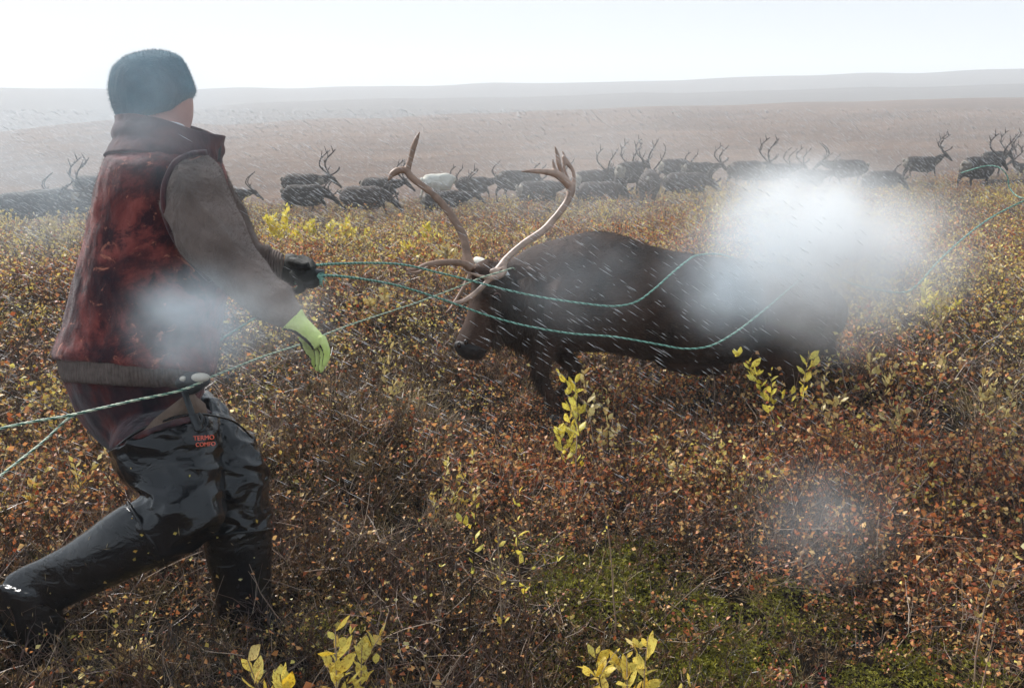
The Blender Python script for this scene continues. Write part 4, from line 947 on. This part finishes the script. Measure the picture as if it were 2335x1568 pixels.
link('ear_tag', raw('tag', [slab([(1140, 616, 1150, 628, 4.0, .004), (1156, 617, 1163, 628, 4.0, .004)], sub=1, n=12)]), bull, M['white'])
link('tail', fuse('tail', [itube([(1893, 672, 4.55, 16), (1912, 700, 4.56, 20), (1915, 735, 4.56, 14), (1910, 760, 4.56, 5)])], .008, 2), bull, M['pale_hide'])
for (u, v, D) in ((1273, 957, 4.15), (1262, 908, 4.32), (1835, 990, 4.41), (1982, 956, 4.71)):
    link('hoof', raw('hoof', [itube([(u, v - 12, D, 13), (u - 4, v, D, 18), (u - 8, v + 10, D, 19)], n=12, sub=2)]), bull, M['hoof'])
# antlers, read from a crop of the photograph: (x, y, radius) -> photo px
def cp(pts, D0, D1, k=.2981):
    n = len(pts); return [((880 + x / 3.266) * .9737, (280 + y / 3.266) * .9737, D0 + (D1 - D0) * i / max(1, n - 1), r * k) for i, (x, y, r) in enumerate(pts)]
def antler(parts, m, tipped=None):
    me = fuse('antler', [itube(p, n=12, sub=3) for p in parts], .0045, 2, lambda c: .0016 * mnoise.noise(Vector((c.x * 30, c.y * 30, c.z * 14))))
    return link('antler', me, bull, m)
L1 = cp([(735, 1165, 42), (712, 1120, 46), (695, 1040, 34), (685, 960, 33), (662, 880, 32), (620, 800, 31), (560, 715, 30), (480, 615, 29), (400, 540, 28), (310, 475, 27), (255, 425, 27), (238, 385, 26)], 4.06, 4.20)
L2 = cp([(238, 390, 26), (262, 310, 22), (285, 220, 22), (310, 150, 18), (335, 92, 5)], 4.20, 4.22)
L3 = cp([(250, 400, 24), (200, 385, 26), (150, 400, 30), (115, 430, 22), (95, 465, 10)], 4.20, 4.14)
L4 = cp([(725, 1140, 36), (665, 1100, 27), (560, 1092, 26), (460, 1100, 26), (385, 1115, 24), (320, 1142, 20), (250, 1150, 13), (220, 1140, 12), (195, 1090, 11), (165, 1015, 5)], 4.05, 3.86)
L5 = cp([(400, 1125, 12), (330, 1165, 12), (270, 1168, 10), (235, 1150, 9)], 3.92, 3.88)
L6 = cp([(720, 1180, 20), (690, 1240, 15), (650, 1320, 15), (605, 1390, 13), (565, 1450, 11), (525, 1478, 4)], 4.03, 3.92)
ao = antler([L1, L2, L3, L4, L5, L6], M['antler'])
R1 = cp([(930, 1165, 40), (965, 1120, 38), (985, 1080, 28), (1060, 1005, 26), (1150, 935, 27), (1270, 855, 28), (1350, 775, 28), (1420, 690, 27), (1465, 620, 28), (1492, 550, 32), (1490, 500, 38)], 4.02, 4.12)
R2 = cp([(1490, 520, 34), (1440, 460, 34), (1375, 415, 30), (1290, 400, 22), (1200, 395, 17), (1110, 397, 6)], 4.12, 3.98)
R3 = cp([(1500, 520, 22), (1515, 460, 16), (1505, 390, 15), (1465, 330, 17), (1425, 240, 6)], 4.12, 4.16)
R4 = cp([(1455, 470, 22), (1420, 400, 18), (1398, 330, 20), (1385, 260, 15), (1368, 203, 5)], 4.11, 4.08)
R5 = cp([(1395, 425, 18), (1368, 380, 17), (1352, 300, 6)], 4.08, 4.05)
R6 = cp([(975, 1130, 26), (985, 1165, 20), (950, 1195, 20), (890, 1212, 18), (810, 1200, 13), (740, 1180, 11), (690, 1165, 5)], 4.0, 3.93)
R7 = cp([(900, 1200, 20), (850, 1240, 19), (790, 1300, 22), (720, 1360, 22), (650, 1395, 19), (590, 1402, 11), (540, 1388, 5)], 3.98, 3.88)
R8 = cp([(940, 1170, 30), (900, 1160, 28), (870, 1165, 12)], 3.99, 3.98)
R9 = cp([(1445, 440, 10), (1470, 470, 16), (1440, 380, 12), (1440, 320, 14), (1430, 280, 12)], 4.13, 4.15)
antler([R1, R2, R3, R4, R5, R6, R7, R8, R9], M['antler_pale'])

# ------------------------------------------------------------------ ropes: three strands laid round each other
def rope(name, pts, r, m, label, group=None, lay=.034, parent=None):
    cl_ = [np.array((*P(u, v, D), 0)) for u, v, D in pts]; pp = catmull(cl_, 14); pp = [Vector(p[:3]) for p in pp]
    # resample evenly
    seg = [0]; 
    for a, b in zip(pp, pp[1:]): seg.append(seg[-1] + (b - a).length)
    step = lay / 7; n = min(1500, int(seg[-1] / step)); ds = np.linspace(0, seg[-1], n); A = np.array([p[:] for p in pp]); X = np.stack([np.interp(ds, seg, A[:, k]) for k in range(3)], 1)
    T = np.gradient(X, axis=0); T /= np.linalg.norm(T, axis=1)[:, None]; up = np.array((.2, .3, .93)); S = np.cross(T, up); S /= np.linalg.norm(S, axis=1)[:, None]; Bn = np.cross(T, S)
    parts_V, parts_F, mi = [], [], []; off = 0; r = r * .84
    for k in range(3):
        ph = 2 * pi * ds / lay + 2.094 * k; C = X + (S * np.cos(ph)[:, None] + Bn * np.sin(ph)[:, None]) * r * .55
        rs = []
        for q in range(5):
            a = 2 * pi * q / 5; rs.append(C + (S * math.cos(a) + Bn * math.sin(a)) * r * .60)
        V = np.stack(rs, 1).reshape(-1, 3); i = np.arange(n - 1)[:, None] * 5; q = np.arange(5)[None, :]; q2 = (q + 1) % 5
        F = np.stack([i + q, i + q2, i + q2 + 5, i + q + 5], 2).reshape(-1, 4) + off; off += len(V); parts_V.append(V); parts_F.append(F); mi.append(np.full(len(F), 1 if k == 0 else 0))
    me = pydata(name, np.concatenate(parts_V), np.concatenate(parts_F), None, np.concatenate(mi)); o = link(name, me, parent, [m, M['rope_dark']])
    if label: tag(o, label, 'rope', group)
    return o
lead = rope('rope', [(-60, 1000, 2.02), (0, 977, 2.05), (80, 960, 2.08), (165, 945, 2.12), (300, 914, 2.16), (400, 893, 2.19), (452, 874, 2.20), (490, 856, 2.30), (600, 813, 2.62), (690, 783, 2.90), (800, 740, 3.25), (950, 690, 3.72), (1060, 648, 3.93), (1100, 632, 3.94), (1150, 617, 3.93), (1168, 611, 3.96), (1172, 618, 4.06), (1150, 628, 4.08), (1128, 628, 3.99)], .0040, M['rope_pale'], "pale green rope from the left edge round the man's waist to the bull's antlers", 'ropes holding the bull')
rope('rope', [(178, 942, 2.12), (150, 958, 2.115), (100, 1005, 2.05), (50, 1045, 2.0), (0, 1085, 1.95), (-80, 1150, 1.9)], .0036, M['rope_pale'], "short green rope slanting down to the left edge below the waist rope", 'ropes holding the bull')
rope('rope', [(668, 628, 2.60), (690, 612, 2.57), (712, 606, 2.62), (760, 602, 2.8), (840, 600, 3.1), (920, 604, 3.4), (1000, 622, 3.65), (1080, 642, 3.80), (1150, 660, 3.86), (1230, 677, 3.88), (1330, 692, 3.88), (1400, 698, 3.90), (1450, 688, 3.95), (1490, 660, 4.0), (1535, 620, 4.06), (1565, 596, 4.14), (1590, 582, 4.30), (1640, 580, 4.55), (1680, 592, 4.75)], .0052, M['rope'], "upper green rope from the clenched glove over the bull's back", 'ropes holding the bull')
rope('rope', [(672, 645, 2.60), (700, 632, 2.56), (735, 628, 2.62), (800, 633, 2.85), (900, 650, 3.25), (990, 677, 3.55), (1050, 698, 3.72), (1120, 722, 3.80), (1200, 743, 3.85), (1300, 760, 3.86), (1400, 768, 3.88), (1500, 785, 3.9), (1560, 795, 3.92), (1620, 788, 3.94), (1680, 755, 3.95), (1750, 700, 3.98), (1820, 640, 4.05), (1850, 615, 4.2), (1875, 612, 4.45), (1900, 630, 4.6), (1960, 652, 4.6), (2050, 667, 4.55), (2090, 650, 4.55), (2140, 595, 4.6), (2200, 540, 4.7), (2260, 496, 4.85), (2334, 458, 5.0), (2420, 420, 5.2)], .0052, M['rope'], "lower green rope from the clenched glove past the bull's flank to the right edge", 'ropes holding the bull')
rope('rope', [(676, 655, 2.60), (640, 686, 2.66), (585, 722, 2.72), (497, 778, 2.76), (420, 826, 2.78), (300, 880, 2.80), (240, 930, 2.82)], .0042, M['rope'], "green rope end running behind the man's forearm and body", 'ropes holding the bull')
rope('rope', [(2190, 395, 5.6), (2225, 384, 5.5), (2256, 378, 5.45), (2280, 384, 5.4), (2296, 402, 5.4), (2302, 430, 5.4), (2330, 452, 5.3), (2400, 455, 5.2)], .0040, M['rope'], "loop of teal rope in the air before the herd at the right edge", 'ropes holding the bull')
# lasso toggle in the fist with the frayed rope end
tg = root('lasso_toggle', P(715, 628, 2.58), "black tube with a frayed green rope end sticking out of the fist", 'toggle')
link('tube', raw('tube', [itube([(690, 622, 2.575, 9), (715, 622, 2.57, 10), (738, 624, 2.57, 9)], n=12), itube([(736, 618, 2.57, 3), (738, 634, 2.57, 3)], n=8)]), tg, M['black'])
fr = []
for i in range(60):
    a = random.uniform(-1.1, 1.1); l = random.uniform(8, 22); u0, v0 = 722 + random.uniform(-4, 4), 634 + random.uniform(-4, 4)
    fr.append(itube([(u0, v0, 2.56, 1.2), (u0 + l * .5 * math.cos(a), v0 + l * .5 * math.sin(a), 2.555, 1.0), (u0 + l * math.cos(a + .3), v0 + l * math.sin(a + .4), 2.56, .6)], n=4, sub=2))
link('frayed_end', raw('fray', fr), tg, M['rope'])

# ------------------------------------------------------------------ the herd
def ring3(rows, n=16, sub=3):
    """rows (x, y, z, half width, half height) in the animal's own space, walking along +x"""
    rings = []; rr = catmull(rows, sub)
    for i, p in enumerate(rr):
        a = Vector(rr[max(0, i - 1)][:3]); b = Vector(rr[min(len(rr) - 1, i + 1)][:3]); t = (b - a).normalized(); s = Vector((0, 1, 0)); s = (s - t * s.dot(t)).normalized(); u = t.cross(s)
        rings.append([Vector(p[:3]) + s * (p[3] * math.cos(q)) + u * (p[4] * math.sin(q)) for q in [2 * pi * k / n for k in range(n)]])
    return rings_mesh(rings)
def deer_proto(kind):
    tor = [(-.82, 0, .88, .06, .12), (-.74, 0, .84, .19, .25), (-.55, 0, .80, .26, .32), (-.25, 0, .77, .29, .35), (.05, 0, .75, .30, .37), (.30, 0, .78, .26, .36), (.50, 0, .82, .18, .29)]
    if kind in ('low', 'rear'):   hd = (.86, .62); neck = [(.45, 0, .88, .15, .22), (.62, 0, .84, .12, .17), (.78, 0, .76, .09, .13), (.86, 0, .70, .08, .10)]
    elif kind == 'up':            hd = (.86, 1.20); neck = [(.42, 0, .88, .15, .24), (.58, 0, .98, .12, .19), (.72, 0, 1.10, .10, .14), (.80, 0, 1.20, .08, .11)]
    else:                         hd = (.98, .92); neck = [(.45, 0, .88, .15, .23), (.62, 0, .90, .12, .18), (.80, 0, .94, .09, .14), (.92, 0, .97, .08, .11)]
    hx, hz = hd
    drop = {'low': -.35, 'rear': -.35, 'up': -.28}.get(kind, -.30)
    head = [(hx - .04, 0, hz + .08, .07, .09), (hx + .06, 0, hz + .03, .085, .09), (hx + .16, 0, hz + drop * .25, .065, .075), (hx + .28, 0, hz + drop * .6, .048, .052), (hx + .36, 0, hz + drop * .85, .045, .045), (hx + .40, 0, hz + drop, .02, .02)]
    parts = [ring3(tor), ring3(neck), ring3(head)]
    for s in (-1, 1):
        k = .12 * s
        parts.append(tube([(.36, .12 * s, .80, .12), (.38 + k, .13 * s, .55, .07), (.40 + k * 1.5, .13 * s, .38, .042), (.38 + k * 2, .13 * s, .16, .028), (.40 + k * 2, .13 * s, .06, .03), (.43 + k * 2, .13 * s, 0, .045)]))
        parts.append(tube([(-.58, .12 * s, .82, .19), (-.55 - k * .6, .14 * s, .60, .12), (-.66 - k, .13 * s, .40, .05), (-.64 - k * 1.2, .13 * s, .18, .03), (-.62 - k * 1.2, .13 * s, .06, .032), (-.58 - k * 1.2, .13 * s, 0, .047)]))
        parts.append(tube([(hx - .02, .06 * s, hz + .10, .02), (hx - .06, .13 * s, hz + .13, .032), (hx - .10, .19 * s, hz + .14, .008)]))
    body = fuse('body', parts, .026, 3, lambda c: .012 * mnoise.noise(c * 6) + .006 * mnoise.noise(c * 19))
    tail = fuse('tail', [tube([(-.80, 0, .98, .045), (-.86, 0, .92, .05), (-.87, 0, .84, .02)])], .015, 1)
    rump = None
    ants = []
    for s in (-1, 1):
        r = np.random.default_rng({'low': 1, 'rear': 1, 'up': 3, 'big': 4, 'thin': 5, 'spike': 6}[kind] * 3 + (s > 0)); sz = {'low': .75, 'rear': .8, 'up': 1.1, 'big': 1.2, 'thin': .95, 'spike': 1.0}[kind]
        if sz == 0: ants.append(None); continue
        b = np.array((hx - .02, .05 * s, hz + .13)); w = {'thin': .020}.get(kind, .027)
        beam = [b, b + (-.12 * sz, .10 * s, .14 * sz), b + (-.22 * sz, .22 * s, .32 * sz), b + (-.14 * sz, .30 * s, .52 * sz), b + (.04 * sz, .30 * s, .68 * sz), b + (.12 * sz, .24 * s, .76 * sz)]
        if kind == 'none': beam = [b, b + (-.10, .12 * s, .12), b + (-.16, .2 * s, .26), b + (-.10, .22 * s, .36)]
        rr = np.linspace(w * 1.3, w * .6, len(beam)); P_ = [tube([(*p, q) for p, q in zip(beam, rr)], n=6)]
        nt_ = {'big': 6, 'up': 6, 'spike': 4, 'thin': 2, 'low': 3, 'rear': 4}[kind]
        for t in range(nt_):
            j = 1 + t % (len(beam) - 2) + (1 if t > 3 else 0); j = min(j, len(beam) - 1); p = beam[j]; d = unit((r.uniform(-.5, .9), s * r.uniform(-.5, .6), r.uniform(.5, 1.1))); L = r.uniform(.12, .27) * sz
            P_.append(tube([(*p, w * .8), (*(p + d * L * .5), w * .6), (*(p + d * L + (0, 0, .04)), w * .25)], n=5, sub=2))
        if kind != 'thin':
            P_.append(tube([(*(b + (0, 0, .02)), w), (*(b + (.14 * sz, -.02 * s, .08 * sz)), w * .8), (*(b + (.26 * sz, 0, .17 * sz)), w * .9), (*(b + (.30 * sz, 0, .27 * sz)), w * .3)], n=5, sub=2))
        ants.append(raw('antler', P_))
    return body, tail, ants
DP = {}
for k in ('low', 'big', 'thin', 'spike', 'rear', 'up'):
    body_, tail_, ants_ = deer_proto(k)
    body_.materials.append(M['herd']); body_.materials.append(M['pale_hide'])
    for q in body_.polygons:
        c = q.center; e = .07 * mnoise.noise(c * 7)
        if (c.x + e < -.70 and c.z > .62 and k in ('rear', 'spike', 'up')) or (k in ('up', 'big') and .50 < c.x + e < .72 and c.z + e < .98 and c.z > .6): q.material_index = 1
    for me, m in ((body_, None), (tail_, 'pale_hide')):
        if m: me.materials.append(M[m])
        me.polygons.foreach_set('use_smooth', [True] * len(me.polygons))
    for me, m in (): me.polygons.foreach_set('use_smooth', [True] * len(me.polygons))
    for a in ants_:
        if a: a.materials.append(M['antler_dark']); a.polygons.foreach_set('use_smooth', [True] * len(a.polygons))
    DP[k] = (body_, tail_, ants_)
for h, (p, D) in zip(HERD, PLACED):
    u, v, px, yaw, kind, sc, lab = h; body_, tail_, ants_ = DP[kind]
    rt = root('reindeer', (p.x, p.y, min(p.z, height(p.x, p.y) + .05)), lab, 'reindeer', 'reindeer herd beyond the brush')
    yaw += random.uniform(-14, 14); rt.location.z = p.z; rt.rotation_euler = (0, 0, math.radians(yaw)); rt.scale = (sc, sc, sc)
    bo_ = bpy.data.objects.new('body', body_); bo_.parent = rt; COL.objects.link(bo_)
    tl = bpy.data.objects.new('tail', tail_); tl.parent = rt; COL.objects.link(tl)
    if 'white reindeer' in lab:
        
        for q in (0, 1): bo_.material_slots[q].link = 'OBJECT'; bo_.material_slots[q].material = M['white_hide']
        tl.material_slots[0].link = 'OBJECT'; tl.material_slots[0].material = M['white_hide']
    for a in ants_:
        if a: ao = bpy.data.objects.new('antler', a); ao.parent = rt; COL.objects.link(ao)

# ------------------------------------------------------------------ falling sleet: slender grains of wet snow driven by the wind
def sleet(n):
    r = np.random.default_rng(77); D = 2.3 + 12 * r.random(n) ** .7; u = r.uniform(-150, 2480, n); v = 250 + 900 * r.random(n) ** 1.2
    C = np.array([P(a, b, c)[:] for a, b, c in zip(u, v, D)])
    d = np.array((.80, .18, -.55)) + r.normal(0, .035, (n, 3)); d /= np.linalg.norm(d, axis=1)[:, None]
    L = (r.uniform(.008, .030, n))[:, None]; w = .00042 * (.6 + .8 * r.random(n))[:, None] * (1 + .16 * D[:, None])
    a = np.cross(d, r.normal(0, 1, (n, 3))); a /= np.linalg.norm(a, axis=1)[:, None]; b = np.cross(d, a)
    V = np.stack([C - d * L, C + a * w, C + (-.5 * a + .87 * b) * w, C + (-.5 * a - .87 * b) * w, C + d * L], 1).reshape(-1, 3)
    f = np.array([(0, 2, 1), (0, 3, 2), (0, 1, 3), (4, 1, 2), (4, 2, 3), (4, 3, 1)]); F = (f[None] + 5 * np.arange(n)[:, None, None]).reshape(-1, 3)
    tag(link('falling_sleet', pydata('falling_sleet', V, F), None, M['sleet']), "fine wet snow driven slantwise across the moor", 'sleet', None, 'stuff')
sleet(62000)
